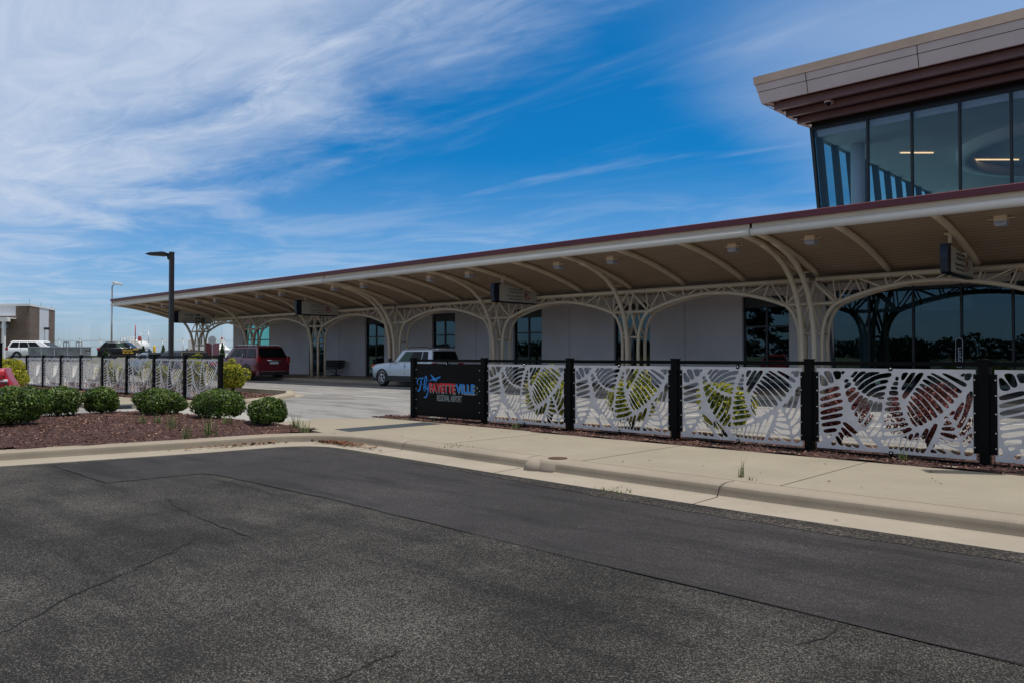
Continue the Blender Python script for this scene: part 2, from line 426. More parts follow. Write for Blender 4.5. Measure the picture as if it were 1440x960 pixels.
# cirrus bank lying south-west of a line in the cloud plane, thinning overhead
s = mathn(nt, 'SUBTRACT', mathn(nt, 'SUBTRACT', 1.52, mathn(nt, 'MULTIPLY', px, .19)), py)
s = mathn(nt, 'ADD', s, mathn(nt, 'MULTIPLY', mathn(nt, 'SUBTRACT', n_big, .5), 2.3))
s = mathn(nt, 'ADD', s, mathn(nt, 'MULTIPLY', mathn(nt, 'SUBTRACT', n_fine, .5), .5))
bank = mathn(nt, 'MULTIPLY', rng(s, -.45, 1.25), mathn(nt, 'SUBTRACT', 1.0, mathn(nt, 'MULTIPLY', rng(s, 3.0, 5.5), .55)))
tex = mathn(nt, 'ADD', .8, mathn(nt, 'MULTIPLY', rng(n_fine, .3, .72), .2))
bank = mathn(nt, 'MULTIPLY', bank, mathn(nt, 'MULTIPLY', tex, .95))
wisp = mathn(nt, 'MULTIPLY', rng(n_wisp, .5, .8), mathn(nt, 'ADD', .12, mathn(nt, 'MULTIPLY', rng(n_fine, .3, .75), .25)))
rr_ = mathn(nt, 'SQRT', mathn(nt, 'ADD', mathn(nt, 'MULTIPLY', px, px), mathn(nt, 'MULTIPLY', py, py)))
low = mathn(nt, 'MULTIPLY', rng(rr_, 3.6, 7.5), mathn(nt, 'ADD', .05, mathn(nt, 'MULTIPLY', rng(n_big, .4, .68), .34)))     # soft bank low in the sky
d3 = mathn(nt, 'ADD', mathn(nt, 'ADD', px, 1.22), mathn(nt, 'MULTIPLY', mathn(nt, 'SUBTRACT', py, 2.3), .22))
hall_glow = mathn(nt, 'MULTIPLY', rng(mathn(nt, 'ADD', d3, mathn(nt, 'MULTIPLY', mathn(nt, 'SUBTRACT', n_big, .5), .8)), -.45, .45), mathn(nt, 'MULTIPLY', rng(py, 1.5, 2.6), .42))  # pale glow round the hall roof, put into the sky colour like a cloud
bank = mathn(nt, 'MULTIPLY', bank, mathn(nt, 'SUBTRACT', 1.0, mathn(nt, 'MULTIPLY', rng(rr_, 4.2, 8.5), .7)))
cl = mathn(nt, 'MINIMUM', mathn(nt, 'ADD', mathn(nt, 'MAXIMUM', bank, hall_glow), mathn(nt, 'MAXIMUM', wisp, low)), .95)
# deep polarised blue, pale at the horizon; unseen zenith made neutral to balance the ambient light
air = ramp(nt, [(0, (.53, .69, 1.0)), (.05, (.5, .68, .97)), (.14, (.28, .62, .93)), (.24, (.03, .51, .87)), (.45, (.025, .57, .93)), (.75, (.92, .74, .52))], sp.outputs[2])
tint = mixc(nt, mixc(nt, sky.outputs[0], air, 1.0, 'MULTIPLY'), (1.4, 1.4, 1.4), 1.0, 'MULTIPLY')
skyc = mixc(nt, tint, mixc(nt, (6.1, 7.1, 8.8), (5.6, 5.8, 6.1), rng(sp.outputs[2], .42, .7)), cl)  # unseen overhead cloud is kept more neutral to correct the ambient light
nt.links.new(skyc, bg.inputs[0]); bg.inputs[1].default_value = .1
w.cycles.sampling_method = 'AUTOMATIC' if hasattr(w, 'cycles') else 'AUTOMATIC'

vs = scene.view_settings; vs.view_transform = 'Standard'; vs.look = 'None'; vs.exposure = -.15; vs.gamma = 1

# ------------------------------------------------------------------ ground and paving
def hx(x): return 1.07 * smooth(-46, -82, x)          # the land rises gently beyond the drop-off
def sheet(name, xs, ys, zf, mat, parent=None):
    b = MB(); nx, ny = len(xs), len(ys)
    b.add([(x, y, zf(x, y)) for y in ys for x in xs],
          [(j * nx + i, j * nx + i + 1, (j + 1) * nx + i + 1, (j + 1) * nx + i) for j in range(ny - 1) for i in range(nx - 1)], 0, True)
    return b.build(name, mat, parent)
def lin(a, b, n): return [a + (b - a) * i / n for i in range(n + 1)]
struct(sheet('ground', [-2500, -600, -200, -120] + lin(-84, -44, 20) + [-20, 0, 60, 600, 2500], [-2500, -400, -100, 0, 50, 150, 600, 2500], lambda x, y: -.06 + hx(x) * 1.27, M['ground']))
struct(sheet('road', [-14.4, 0, 20, 70], [-70, -20, 0, 8.0], lambda x, y: 0, M['asphalt']))
road_children = []
def zdrive(x, y): return .125 + .163 * smooth(11.5, 14.9, y)
struct(sheet('driveway', [-16, -15.2, -14.3], lin(9.2, 15.05, 10), lambda x, y: zdrive(x, y), M['drive']))
struct(sheet('driveway', [-62, -40, -30, -24, -20, -16], lin(-40, 4, 4) + lin(5, 15.05, 14), lambda x, y: zdrive(x, y) + hx(x), M['drive']))
struct(sheet('drop_off_road', lin(-82, -44, 19) + [-30, 0, 45], [15.04, 19, 23.4], lambda x, y: .292 + hx(x), M['drive']))
struct(sheet('drop_off_road', [-14.32, 0, 45], [13.4, 15.045], lambda x, y: .2 if y < 14 else .2935, M['drive']))
b = MB(); b.poly([(x, y, .0045) for x, y in ((-13.36, 3.95), (-10.98, 3.9), (-10.88, 5.1), (-10.6, 5.24), (-7.64, 5.25), (-3.1, 5.07), (2, 4.9), (14, 4.7), (14, 7.62), (-3.4, 7.46), (-5.9, 7.6), (-9.0, 7.86), (-12.3, 8.1), (-13.0, 7.3))])
struct(b.build('road_patch', M['patch']))
b = MB(); top = []; bot = []
for i in range(90):
    x = -9.6 + i * .27; top.append((x, 7.9, .0085)); bot.append((x, 7.86 - .42 * smooth(-9.6, -4, x) + rnd.uniform(-.035, .035), .0085))
for i in range(89): b.poly([bot[i], bot[i + 1], top[i + 1], top[i]])
struct(b.build('road_edge_strip', M['crumb']))

def ribbon(pts, wd, z, jit=.02, sub=9):
    b = MB(); P = []
    for i in range(len(pts) - 1):
        for k in range(sub): 
            t = k / sub; P.append((pts[i][0] * (1 - t) + pts[i + 1][0] * t + rnd.uniform(-jit, jit), pts[i][1] * (1 - t) + pts[i + 1][1] * t + rnd.uniform(-jit, jit)))
    P.append(pts[-1]); L = []
    for i, p in enumerate(P):
        q0 = P[max(0, i - 1)]; q1 = P[min(len(P) - 1, i + 1)]; dx, dy = q1[0] - q0[0], q1[1] - q0[1]; l = math.hypot(dx, dy) or 1
        ww = wd * rnd.uniform(.35, 1.2) * (1 if 0 < i < len(P) - 1 else .2)
        L.append(((p[0] - dy / l * ww, p[1] + dx / l * ww, z), (p[0] + dy / l * ww, p[1] - dx / l * ww, z)))
    for i in range(len(L) - 1): b.poly([L[i][0], L[i + 1][0], L[i + 1][1], L[i][1]])
    return b
for pts, wd, jit in (([(-4.9, .6), (-5.52, 1.36), (-5.98, 1.9), (-6.4, 2.49), (-6.79, 2.97), (-7.1, 3.3)], .009, .022),
                     ([(-9.3, 3.95), (-8.52, 3.79), (-7.75, 3.71), (-6.69, 3.64)], .008, .03), ([(-3.45, 2.3), (-3.5, 2.54), (-3.55, 2.88)], .007, .02),
                     ([(-10.98, 3.9), (-10.88, 5.1), (-10.6, 5.24), (-7.64, 5.25), (-3.1, 5.07), (2, 4.9), (14, 4.7)], .0075, .02), ([(-13.36, 3.95), (-10.98, 3.9)], .0075, .02),
                     ([(-10.3, 5.0), (-9.4, 5.03), (-8.6, 4.98)], .006, .02), ([(-1.9, 4.95), (-1.88, 4.7), (-1.98, 4.4)], .005, .012)):
    struct(ribbon(pts, wd, .0055 if wd != .0075 else .009, jit).build('road_crack', M['crack']))

# kerb and gutter swept along the front road and round the corner to the planter
path = [(14, 7.80), (6, 7.80), (0, 7.80), (-4, 7.82), (-8, 7.98), (-11.6, 8.2)]
for k in range(7):
    a = R(90 + 90 * k / 6); path.append((-12.1 + .9 * math.cos(a), 7.3 + .9 * math.sin(a)))
path += [(-13.12, 6.2), (-13.42, 4.8), (-13.75, 3.3), (-14.05, 0), (-14.3, -10), (-14.4, -30)]
def sweep(prof, path, mats, name, zadd=0):
    b = MB(); n = len(path); m = len(prof)
    for i, p in enumerate(path):
        q0 = Vector(path[max(0, i - 1)]); q1 = Vector(path[min(n - 1, i + 1)]); d = (q1 - q0).normalized(); nr = Vector((d.y, -d.x))
        for u, z, mi in prof: b.v.append((p[0] + nr.x * u, p[1] + nr.y * u, z + zadd))
    for i in range(n - 1):
        for j in range(m - 1):
            b.f.append((i * m + j, (i + 1) * m + j, (i + 1) * m + j + 1, i * m + j + 1)); b.mi.append(prof[j][2]); b.sm.append(prof[j][2] >= 1)
    return b
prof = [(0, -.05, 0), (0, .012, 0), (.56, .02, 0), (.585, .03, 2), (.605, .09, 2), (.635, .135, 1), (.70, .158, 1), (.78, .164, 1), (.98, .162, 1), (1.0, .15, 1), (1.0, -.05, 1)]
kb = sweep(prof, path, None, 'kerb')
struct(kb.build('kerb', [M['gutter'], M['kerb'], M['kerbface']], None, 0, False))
b = MB()
for x in (-4.62, -7.9, -1.2, 2.2, -10.9):
    y0 = 7.8 if x > -6 else 8.0 if x > -9 else 8.15
    for k in range(len(prof) - 3):
        (u0, z0, _), (u1, z1, _) = prof[k + 1], prof[k + 2]
        b.poly([(x - .006, y0 + u0, z0 + .003), (x + .006, y0 + u0, z0 + .003), (x + .006, y0 + u1, z1 + .003), (x - .006, y0 + u1, z1 + .003)])
struct(b.build('kerb_joint', M['joint'], None, 0, False))
# sidewalk slab with its joints
b = MB(); sw = [(14, 8.79), (0, 8.79), (-4, 8.81), (-8, 8.97), (-11.6, 9.19), (-12.6, 9.2), (-13.3, 8.75), (-14.3, 9.0), (-16.3, 9.35), (-16.4, 10.6), (-15.2, 12.15), (14, 12.1)]
b.prism(sw, lambda x, y, z: (x, y, z), -.05, .152)
struct(b.build('sidewalk', M['concrete']))
b = MB()
for x in (-10.17, -7.11, -4.08, -1.03, 2.02):
    yy = 8.83 if x > -5 else 8.97 if x > -9 else 9.12
    b.poly([(x - .007, yy, .1545), (x + .007, yy, .1545), (x + .007, 12.0, .1545), (x - .007, 12.0, .1545)])
for i in range(len(sw) - 8):
    p, q = sw[i], sw[i + 1]; b.poly([(p[0], p[1] - .004, .1605), (p[0], p[1] + .014, .1605), (q[0], q[1] + .014, .1605), (q[0], q[1] - .004, .1605)])
struct(b.build('sidewalk_joint', M['joint'], None, 0, False))
b = MB(); b.prism([(-13.85, 9.35), (-13.2, 9.25), (-13.2, 11.72), (-13.85, 11.72)], lambda x, y, z: (x, y, z), .10, .1565)
struct(b.build('tactile_strip', M['tactile'])); 
b = MB(); b.prism([(-24.5, 8.5), (-23.9, 8.5), (-23.9, 10.7), (-24.5, 10.7)], lambda x, y, z: (x, y, z), .10, .226)
struct(b.build('tactile_strip', M['tactile']))
b = MB(); b.poly([(x, y, zdrive(x, y) + .006) for x, y in ((-24, 7.95), (-16.6, 7.95), (-16.6, 8.35), (-24, 8.35))]); b.poly([(x, y, zdrive(x, y) + .006) for x, y in ((-23, 7.3), (-16.6, 7.3), (-16.6, 7.42), (-23, 7.42))])
struct(b.build('driveway_dark_strip', M['patch'], None, 0, False))  # two darker strips on the driveway
# concrete apron between the ramps
b = MB(); b.add([(-23.6, 8.5, zdrive(0, 8.5) + .004), (-16.4, 8.5, zdrive(0, 8.5) + .004), (-16.4, 10.6, zdrive(0, 10.6) + .004), (-23.6, 10.6, zdrive(0, 10.6) + .004)], [(0, 1, 2, 3)])
struct(b.build('crossing_paving', concrete('crossing_concrete', (.33, .32, .3), .1)))

# mulch beds
def bed(name, outline, zf, nchip, seed, hsize=.03, step=.25):
    """bumpy bed filling an outline, with loose bark chips lying on it"""
    rr = random.Random(seed)
    xs = [p[0] for p in outline]; ys = [p[1] for p in outline]
    def ins(x, y):
        c = False; n = len(outline)
        for i in range(n):
            (x1, y1), (x2, y2) = outline[i], outline[(i + 1) % n]
            if (y1 > y) != (y2 > y) and x < (x2 - x1) * (y - y1) / (y2 - y1) + x1: c = not c
        return c
    b = MB(); x0, x1, y0, y1 = min(xs), max(xs), min(ys), max(ys); nx = int((x1 - x0) / step) + 1; ny = int((y1 - y0) / step) + 1
    idx = {}
    for j in range(ny + 1):
        for i in range(nx + 1):
            x, y = x0 + i * step, y0 + j * step
            idx[i, j] = len(b.v); b.v.append((x, y, zf(x, y)))
    for j in range(ny):
        for i in range(nx):
            if ins(x0 + (i + .5) * step, y0 + (j + .5) * step):
                b.f.append((idx[i, j], idx[i + 1, j], idx[i + 1, j + 1], idx[i, j + 1])); b.mi.append(0); b.sm.append(True)
    n = 0
    while n < nchip:
        x, y = rr.uniform(x0, x1), rr.uniform(y0, y1)
        if not ins(x, y): continue
        n += 1; z = zf(x, y) + rr.uniform(.0, .014); a = rr.uniform(0, 6.28); l = rr.uniform(.4, 1.5) * hsize; ww = rr.uniform(.25, .5) * hsize
        dx, dy = math.cos(a), math.sin(a); t1, t2 = rr.uniform(-.5, .5), rr.uniform(-.5, .5)
        P = [(x + dx * l * s_ - dy * ww * q, y + dy * l * s_ + dx * ww * q, z + (t1 * l * s_ + t2 * ww * q) + .006) for s_, q in ((-1, -1), (1, -1), (1, 1), (-1, 1))]
        b.add(P, [(0, 1, 2, 3)], 1)
    return b.build(name, [M['mulch'], M['chip']], None, 0, False)
def zplant(x, y):
    e = min(smooth(-14.2, -15.6, x), smooth(9.1, 8.2, y)) * smooth(-21.6, -20.3, x)
    return .15 + .13 * e + .012 * math.sin(x * 7.1 + y * 3) + .012 * math.sin(y * 9.3 - x * 4)
pl_out = [(-13.8, 8.5), (-14.05, 6.2), (-14.35, 4.8), (-14.7, 3.3), (-15.0, 0), (-15.3, -8), (-20, -8), (-20.5, 0), (-21.4, 5.4), (-21.5, 7.2), (-20.6, 8.4), (-18.5, 9.1), (-14.2, 9.2)]
stuff(bed('planter_mulch', pl_out, zplant, 27000, 3, .021, .2))
def zb2(x, y): return .165 + .02 * math.sin(x * 5.3 + y * 2) * math.sin(y * 6.1) + .04 * smooth(12.3, 13.4, y)
stuff(bed('fence_bed_mulch', [(14, 11.78), (14, 13.36), (-14.6, 13.36), (-15.3, 13.1), (-15.7, 12.7), (-16.2, 11.95), (-14.9, 11.86), (-13, 11.8), (-5, 11.7)], zb2, 17000, 4, .022, .14))
def zb3(x, y): return .235 + .07 * smooth(11.6, 12.8, y) + .015 * math.sin(x * 4 + y * 5)
stuff(bed('island_mulch', [(-23.5, 10.85), (-23.2, 12), (-23.35, 13.2), (-24.2, 14.5), (-44, 14.6), (-44, 10.8)], zb3, 7000, 5, .045, .3))
# island paving, kerbs along the drop-off road
b = MB(); b.prism([(-46, 8.3), (-24, 8.3), (-23.7, 10.9), (-46, 10.9)], lambda x, y, z: (x, y, z), 0, .222); struct(b.build('sidewalk', M['concrete']))
pk = [(-23.65, 10.7), (-23.3, 11.6), (-23.0, 12.4), (-23.05, 13.3), (-23.5, 14.3), (-24.6, 14.95), (-30, 15.0), (-44, 15.0)]
pr2 = [(-.5, .0, 0), (-.5, .012, 0), (.0, .03, 0), (.03, .12, 1), (.09, .165, 1), (.16, .17, 1), (.32, .17, 1), (.32, -.1, 1)]
b = MB(); n = len(pk); m = len(pr2)
for i, p in enumerate(pk):
    d = (Vector(pk[min(n - 1, i + 1)]) - Vector(pk[max(0, i - 1)])).normalized(); nr = Vector((-d.y, d.x))
    for u, z, mi in pr2: b.v.append((p[0] + nr.x * u, p[1] + nr.y * u, z + zdrive(0, p[1] - .6) + .005))
for i in range(n - 1):
    for j in range(m - 1): b.f.append((i * m + j, (i + 1) * m + j, (i + 1) * m + j + 1, i * m + j + 1)); b.mi.append(pr2[j][2]); b.sm.append(False)
struct(b.build('kerb', [M['gutter'], M['kerblight']], None, 0, False))
b = MB(); b.box(-14.6, 45, 13.33, 13.45, 0, .235); struct(b.build('kerb', M['kerblight'], None, .03))
b = MB(); b.box(-62, 45, 23.3, 23.62, 0, .44); struct(b.build('kerb', M['kerblight'], None, .03))
b = MB(); b.prism([(-62, 23.62), (45, 23.62), (45, 29.5), (-62, 29.5)], lambda x, y, z: (x, y, z), 0, .436); struct(b.build('walkway', M['walk']))
b = MB()
for x0 in [-52 + i * 4.2 for i in range(22)]:
    for (y, l, dx) in ((15.95, 2.3, 0), (18.35, 2.0, 1.6)):
        b.poly([(x0 + dx, y, .2985 + hx(x0)), (x0 + dx + l, y, .2985 + hx(x0 + l)), (x0 + dx + l, y + .11, .2985 + hx(x0 + l)), (x0 + dx, y + .11, .2985 + hx(x0))])
struct(b.build('lane_marking', M['white_line'], None, 0, False))
# fallen leaves in the kerb corner
b = MB(); rr = random.Random(12)
for k in range(520):
    t = abs(rr.gauss(0, 1)); x, y = -12.9 + rr.gauss(.2, .6), 8.55 + rr.gauss(0, .09)
    if k > 400: y = 8.0 - abs(rr.gauss(0, .8)); x = -13.12 - .5 - (6.2 - y) * .12 + rr.gauss(0, .03) if y < 7 else -13.2 - .3 + rr.gauss(0, .06)
    if x < -13.45 and y > 8.2: x = -13.3
    z = .03 + rr.random() * .035; a = rr.uniform(0, 6.28); l = rr.uniform(.02, .05); c_, s_ = math.cos(a), math.sin(a); tl = rr.uniform(-.4, .4)
    b.add([(x + c_ * l, y + s_ * l, z + tl * l), (x - s_ * l * .6, y + c_ * l * .6, z + .01), (x - c_ * l, y - s_ * l, z - tl * l * .5), (x + s_ * l * .6, y - c_ * l * .6, z + .004)], [(0, 1, 2, 3)])
for k in range(60):
    x, y = rr.uniform(-12, 0), 8.0 + rr.random() * 4; z = .024 if y < 8.4 else .157
    if 8.4 <= y < 9.1: continue
    a = rr.uniform(0, 6.28); l = rr.uniform(.008, .03); c_, s_ = math.cos(a), math.sin(a)
    b.add([(x + c_ * l, y + s_ * l, z + .006), (x - s_ * l * .5, y + c_ * l * .5, z + .01), (x - c_ * l, y - s_ * l, z), (x + s_ * l * .5, y - c_ * l * .5, z + .003)], [(0, 1, 2, 3)])
stuff(b.build('leaf_litter', M['litter'], None, 0, False))
# kerb clean-out block
t = thing('drain_cleanout', (-7.5, 8.75, 0), 'rounded concrete block with a round rusty lid set in the kerb', 'drain')
b = MB(); b.lathe([(.31, .0), (.3, .06), (.265, .13), (.24, .166), (.2, .176), (0, .178)], (-7.42, 8.78, 0), 'z', 24)
b.lathe([(.2, .0), (.19, .09), (.14, .15), (0, .165)], (-7.64, 8.62, 0), 'z', 18)
b.build('block', M['kerb'], t, .03)
b = MB(); b.lathe([(.14, .17), (.14, .186), (.0, .188)], (-7.42, 8.82, 0), 'z', 20); b.build('lid', M['rust'], t)

# ------------------------------------------------------------------ fences of cut metal panels
SLOTS = '''24,940 85,806 62,777 31,785;47,959 97,961 119,829 94,809;114,961 169,962 166,883 138,857;175,961 197,962 180,923;30,665 159,737 152,783 22,712;29,581 169,659 162,703 22,625;31,498 180,579 173,623 25,543;31,410 181,491 175,537 24,457;31,344 178,408 174,449 27,386;38,263 165,310 162,355 34,308;52,188 136,217 133,259 49,231;68,164 106,175 82,128;23,157 34,115 30,72 22,90;194,850 211,869 223,854 201,817;196,786 226,833 240,807 202,747;202,714 257,771 270,745 212,641;216,631 281,718 294,696 228,574;235,519 300,677 321,663 253,482;258,445 323,648 347,643 344,595 276,401;284,357 357,621 380,615 376,560 299,332;312,300 366,440 392,601 415,600 392,442 325,286;337,250 390,368 424,596 440,594 436,490 399,339 353,233;363,201 422,359 434,346 423,280 381,186;410,192 432,257 437,225 425,184;235,897 268,962 283,961 253,892;249,852 303,963 342,962 278,851 263,835;264,808 294,884 352,956 438,957 376,917 319,863 278,783;282,756 327,840 408,925 501,956 496,906 424,889 351,819 298,734;308,717 359,804 432,859 482,870 476,836 416,814 359,752 328,694;339,681 391,761 469,801 462,762 407,732 357,660;373,662 415,712 459,722 454,688 411,656;419,655 451,663 451,642 420,640;103,71 132,107 126,53 106,41;129,148 146,159 168,101 184,52 157,51;149,200 166,211 202,136 236,65 230,38 200,42;165,267 188,267 235,186 289,62 283,38 260,38 217,120;179,324 197,339 244,277 282,206 276,185 225,234;293,247 308,225 370,65 364,38 334,60 303,131 292,175;300,248 316,244 415,57 391,42 371,83;534,910 545,894 541,870 530,863;520,842 540,849 540,807 513,810;502,757 537,759 537,788 502,786;490,690 539,690 540,740 491,740;478,620 542,628 542,668 478,659;468,563 548,566 549,609 469,606;463,490 557,517 555,560 461,534;457,415 570,453 567,499 454,461;454,357 583,391 581,430 453,397;455,281 602,337 599,378 451,323;457,204 560,232 625,287 617,323 556,271 455,245;567,894 575,952 608,959 572,862;563,766 626,956 654,957 579,745;570,666 585,735 669,955 706,956 583,644;804,957 838,947 949,844 941,807 919,827;739,958 766,947 852,856 921,759 912,734 887,756 824,858;716,915 741,927 820,834 899,711 891,680 873,693 802,808;692,871 711,883 787,804 878,647 862,611 823,675 758,784;674,820 689,835 758,760 847,587 834,557 801,618 743,713;648,769 666,784 729,716 814,529 800,491 772,545 707,682;635,718 651,733 706,658 779,469 766,443 739,500 677,637;618,675 632,684 684,613 728,503 747,422 735,411 706,468 661,579;606,624 620,616 669,526 718,400 702,375 661,464;596,577 609,565 646,467 696,369 675,344 631,447;598,515 623,423 662,338 645,339 614,416;917,934 938,962 928,920;942,952 972,957 976,942 962,884 941,885;978,773 979,661 939,451 911,342 892,355 928,478 948,645 952,714;930,649 926,574 887,422 873,429 892,544;877,540 875,500 853,482 856,506;978,502 978,379 938,284 913,251 908,289 947,383;977,301 977,235 948,153 929,142 923,194 939,244;975,129 980,58 939,33 934,78 954,125;840,446 837,432 830,425 823,430 820,444 823,458 830,464 837,459;824,388 832,413 851,413 862,378 816,366;808,308 875,313 875,349 809,344;796,285 886,265 894,225 875,215 805,250;781,227 835,185 900,189 904,147 884,136 826,157;770,186 827,135 903,96 908,51 891,43 833,88;760,140 791,130 829,53 813,43 783,67 757,103;742,68 751,82 775,49 742,40;431,148 452,149 449,103;463,78 487,163 475,174 451,89;500,49 521,171 503,180 481,57;531,50 554,190 536,199 512,59;564,42 595,210 580,219 548,51;598,40 634,238 617,247 581,49;630,36 670,256 653,266 613,45;665,29 730,305 710,321 644,44;696,24 783,367 762,384 675,41'''
slots = [grow(chaikin([tuple(int(c) for c in q.split(',')) for q in p.split()], 2), 5.2) for p in SLOTS.split(';')]
def fence(name, label, xr, n, y, z0, first_sign):
    """n bays of 2.44 m running west from the post at xr"""
    t = thing(name, (xr, y, z0), label, 'fence', 'cut metal panel fences')
    W_, H_ = 2.212, 1.2435
    sc = lambda p: (p[0] / 1000 * W_, p[1] / 1000 * H_)
    post = None; panel = None; rails = None
    for i in range(n + 1):
        x = xr - 2.44 * i
        if post is None:
            b = MB(); b.box(x - .062, x + .062, y - .062, y + .062, z0 - .1, z0 + 1.44); b.box(x - .07, x + .07, y - .07, y + .07, z0 + 1.44, z0 + 1.462)
            post = b.build('post', M['black'], t, .006)
        else:
            o = post.copy(); COL.objects.link(o); o.location = (-2.44 * i, 0, 0)
        if i == n: break
        xl = x - 2.44
        sign = first_sign and i == n - 1
        if sign:
            b = MB(); b.box(xl + .126, xl + 2.338, y - .03, y - .02, z0 + .0783, z0 + 1.322); sp_ = b.build('sign_panel', M['blackpanel'], t)
            FB = dict(xdir=(1, 0, 0), updir=(0, 0, 1)); yy = y - .033
            q = lambda u, v: (xl + .126 + u * W_, yy, z0 + .0783 + v * H_)
            b = MB()                                # script word drawn as pen strokes (u, v in panel units)
            for st_, wd in (([(.075, .72), (.05, .715), (.03, .69), (.02, .65), (.022, .615), (.032, .60)], .012), ([(.06, .715), (.085, .722), (.11, .718), (.128, .73)], .013), ([(.092, .715), (.08, .62), (.066, .53), (.052, .49), (.03, .475), (.014, .487)], .017), ([(.06, .605), (.085, .61), (.11, .605)], .010),
                    ([(.128, .50), (.15, .56), (.172, .66), (.176, .735), (.162, .755), (.148, .72), (.138, .62), (.128, .53), (.134, .488), (.15, .487), (.166, .52)], .013),
                    ([(.166, .61), (.168, .55), (.178, .52), (.194, .535), (.208, .60), (.214, .63)], .013), ([(.218, .635), (.208, .55), (.196, .46), (.178, .385), (.156, .352), (.138, .362), (.134, .38)], .014)):
                P_ = []
                for i_ in range(len(st_) - 1):
                    p0, p1, p2, p3 = (Vector(st_[max(0, min(len(st_) - 1, i_ + k_))]) for k_ in (-1, 0, 1, 2))
                    for k_ in range(6): t_ = k_ / 6; P_.append(.5 * ((2 * p1) + (p2 - p0) * t_ + (2 * p0 - 5 * p1 + 4 * p2 - p3) * t_ * t_ + (3 * p1 - p0 - 3 * p2 + p3) * t_ ** 3))
                P_.append(Vector(st_[-1])); P_ = [Vector((p[0] * W_, p[1] * H_)) for p in P_]; L_ = []
                for i_, p in enumerate(P_):
                    d_ = (P_[min(i_ + 1, len(P_) - 1)] - P_[max(i_ - 1, 0)]).normalized(); t_ = i_ / (len(P_) - 1); ww = wd * W_ * (.25 + .75 * math.sin(math.pi * min(1, .12 + t_ * .85))) * .62
                    n_ = Vector((-d_.y, d_.x)) * ww; L_.append((p + n_, p - n_))
                for (a1, c1), (a2, c2) in zip(L_, L_[1:]):
                    b.poly([(xl + .126 + v_[0], yy - .002, z0 + .0783 + v_[1]) for v_ in (a1, c1, c2, a2)])
            b.build('lettering', M['logoblue'], sp_, 0, False)
            text('FAYETTE', 'lettering', M['logogrey'], sp_, q(.234, .445), size=.3, fit=.405 * W_, bold=.006, depth=.001, **FB)
            text('VILLE', 'lettering', M['logogrey'], sp_, q(.65, .445), size=.3, fit=.28 * W_, bold=.006, depth=.001, **FB)
            text('FAYETTE', 'lettering', M['logored'], sp_, (q(.222, .475)[0], yy - .003, q(0, .475)[2]), size=.285, fit=.405 * W_, bold=.009, **FB)
            text('VILLE', 'lettering', M['logoblue'], sp_, (q(.638, .475)[0], yy - .003, q(0, .475)[2]), size=.285, fit=.28 * W_, bold=.009, **FB)
            text('REGIONAL AIRPORT', 'lettering', M['logogrey'], sp_, q(.345, .305), size=.2, fit=.385 * W_, bold=.004, **FB)
            text('N', 'lettering', M['logogrey'], sp_, q(.945, .55), size=.09, sx=.8, **FB); text('C', 'lettering', M['logogrey'], sp_, q(.945, .45), size=.09, sx=.8, **FB)
            plane = [(.0, .1), (.2, .12), (.3, .2), (.42, .22), (.22, .62), (.28, .62), (.6, .3), (.82, .42), (.97, .5), (1.0, .42), (.9, .3), (.7, .2), (.72, .1), (.66, .0), (.58, .08), (.5, .05), (.44, .12), (.2, .06)]
            b = MB(); b.prism(plane, lambda a, c, d: (q(.19, 0)[0] + a * .47, d, q(0, .665)[2] + c * .26), yy + .002, yy - .003); b.build('logo_plane', M['logoblue'], sp_)
            b = MB(); b.box(xl + .09, xl + .126, y - .034, y - .016, z0 + .17, z0 + 1.26); b.build('bracket', M['black'], t); b = MB(); b.box(xl + 2.338, xl + 2.36, y - .034, y - .016, z0 + .17, z0 + 1.26); b.build('bracket', M['black'], t)
        elif panel is None:
            fn = lambda a, c, d: (xl + .126 + a, y - .025 + d, z0 + .0783 + c)
            panel = cut_panel('cut_panel', [(0, 0), (W_, 0), (W_, H_), (0, H_)], [[sc(p) for p in s] for s in slots], M['alu'], fn, .007, t); base_i = i
            b = MB()
            b.box(xl + .062, xl + .155, y - .037, y - .0295, z0 + .17, z0 + 1.26); brk = b.build('bracket', M['black'], t)
            b = MB(); b.box(xl + 2.308, xl + 2.378, y - .037, y - .0295, z0 + .17, z0 + 1.26); brk2 = b.build('bracket', M['black'], t)
        else:
            for o_ in (panel, brk, brk2):
                o = o_.copy(); COL.objects.link(o); o.location = (-2.44 * (i - base_i), 0, 0)
        if rails is None:
            rails = []
            b = MB(); b.box(xl + .062, x - .062, y - .03, y + .03, z0 + 1.365, z0 + 1.425); rails.append(b.build('rail', M['black'], t))
            b = MB(); b.box(xl + .062, x - .062, y - .03, y + .03, z0 - .02, z0 + .042); rails.append(b.build('rail', M['black'], t))
            for zz, s_ in ((1.322, 1), (.0783, -1)):
                b = MB(); b.box(xl + 1.2, xl + 1.25, y - .04, y - .005, z0 + zz - .03, z0 + zz + .03); b.box(xl + 1.215, xl + 1.235, y - .02, y, z0 + zz - (.04 if s_ < 0 else -.03), z0 + zz + (.045 if s_ > 0 else -.03))
                rails.append(b.build('clip', M['black'], t)); b = MB()
            far = MB()                              # on the far run the bolt heads are specks and stay one object
            for xx, zz in [(xl + u, v) for u in (.137, 2.325) for v in (.25, .46, .72, .97, 1.18)] + [(xl + 1.225, 1.322), (xl + 1.225, .0783)]:
                for k_ in (range(n) if not first_sign else (0,)):
                    b = MB() if first_sign else far
                    b.lathe([(.0, -.014), (.011, -.011), (.013, -.002), (.013, .0)], (xx - 2.44 * k_, y - (.037 if zz not in (1.322, .0783) else .04), z0 + zz), 'y', 8)
                    if first_sign: rails.append(b.build('bolt', M['steel'], t))
            if not first_sign: stuff(far.build('bolt', M['steel'], t))
            b0 = i
        else:
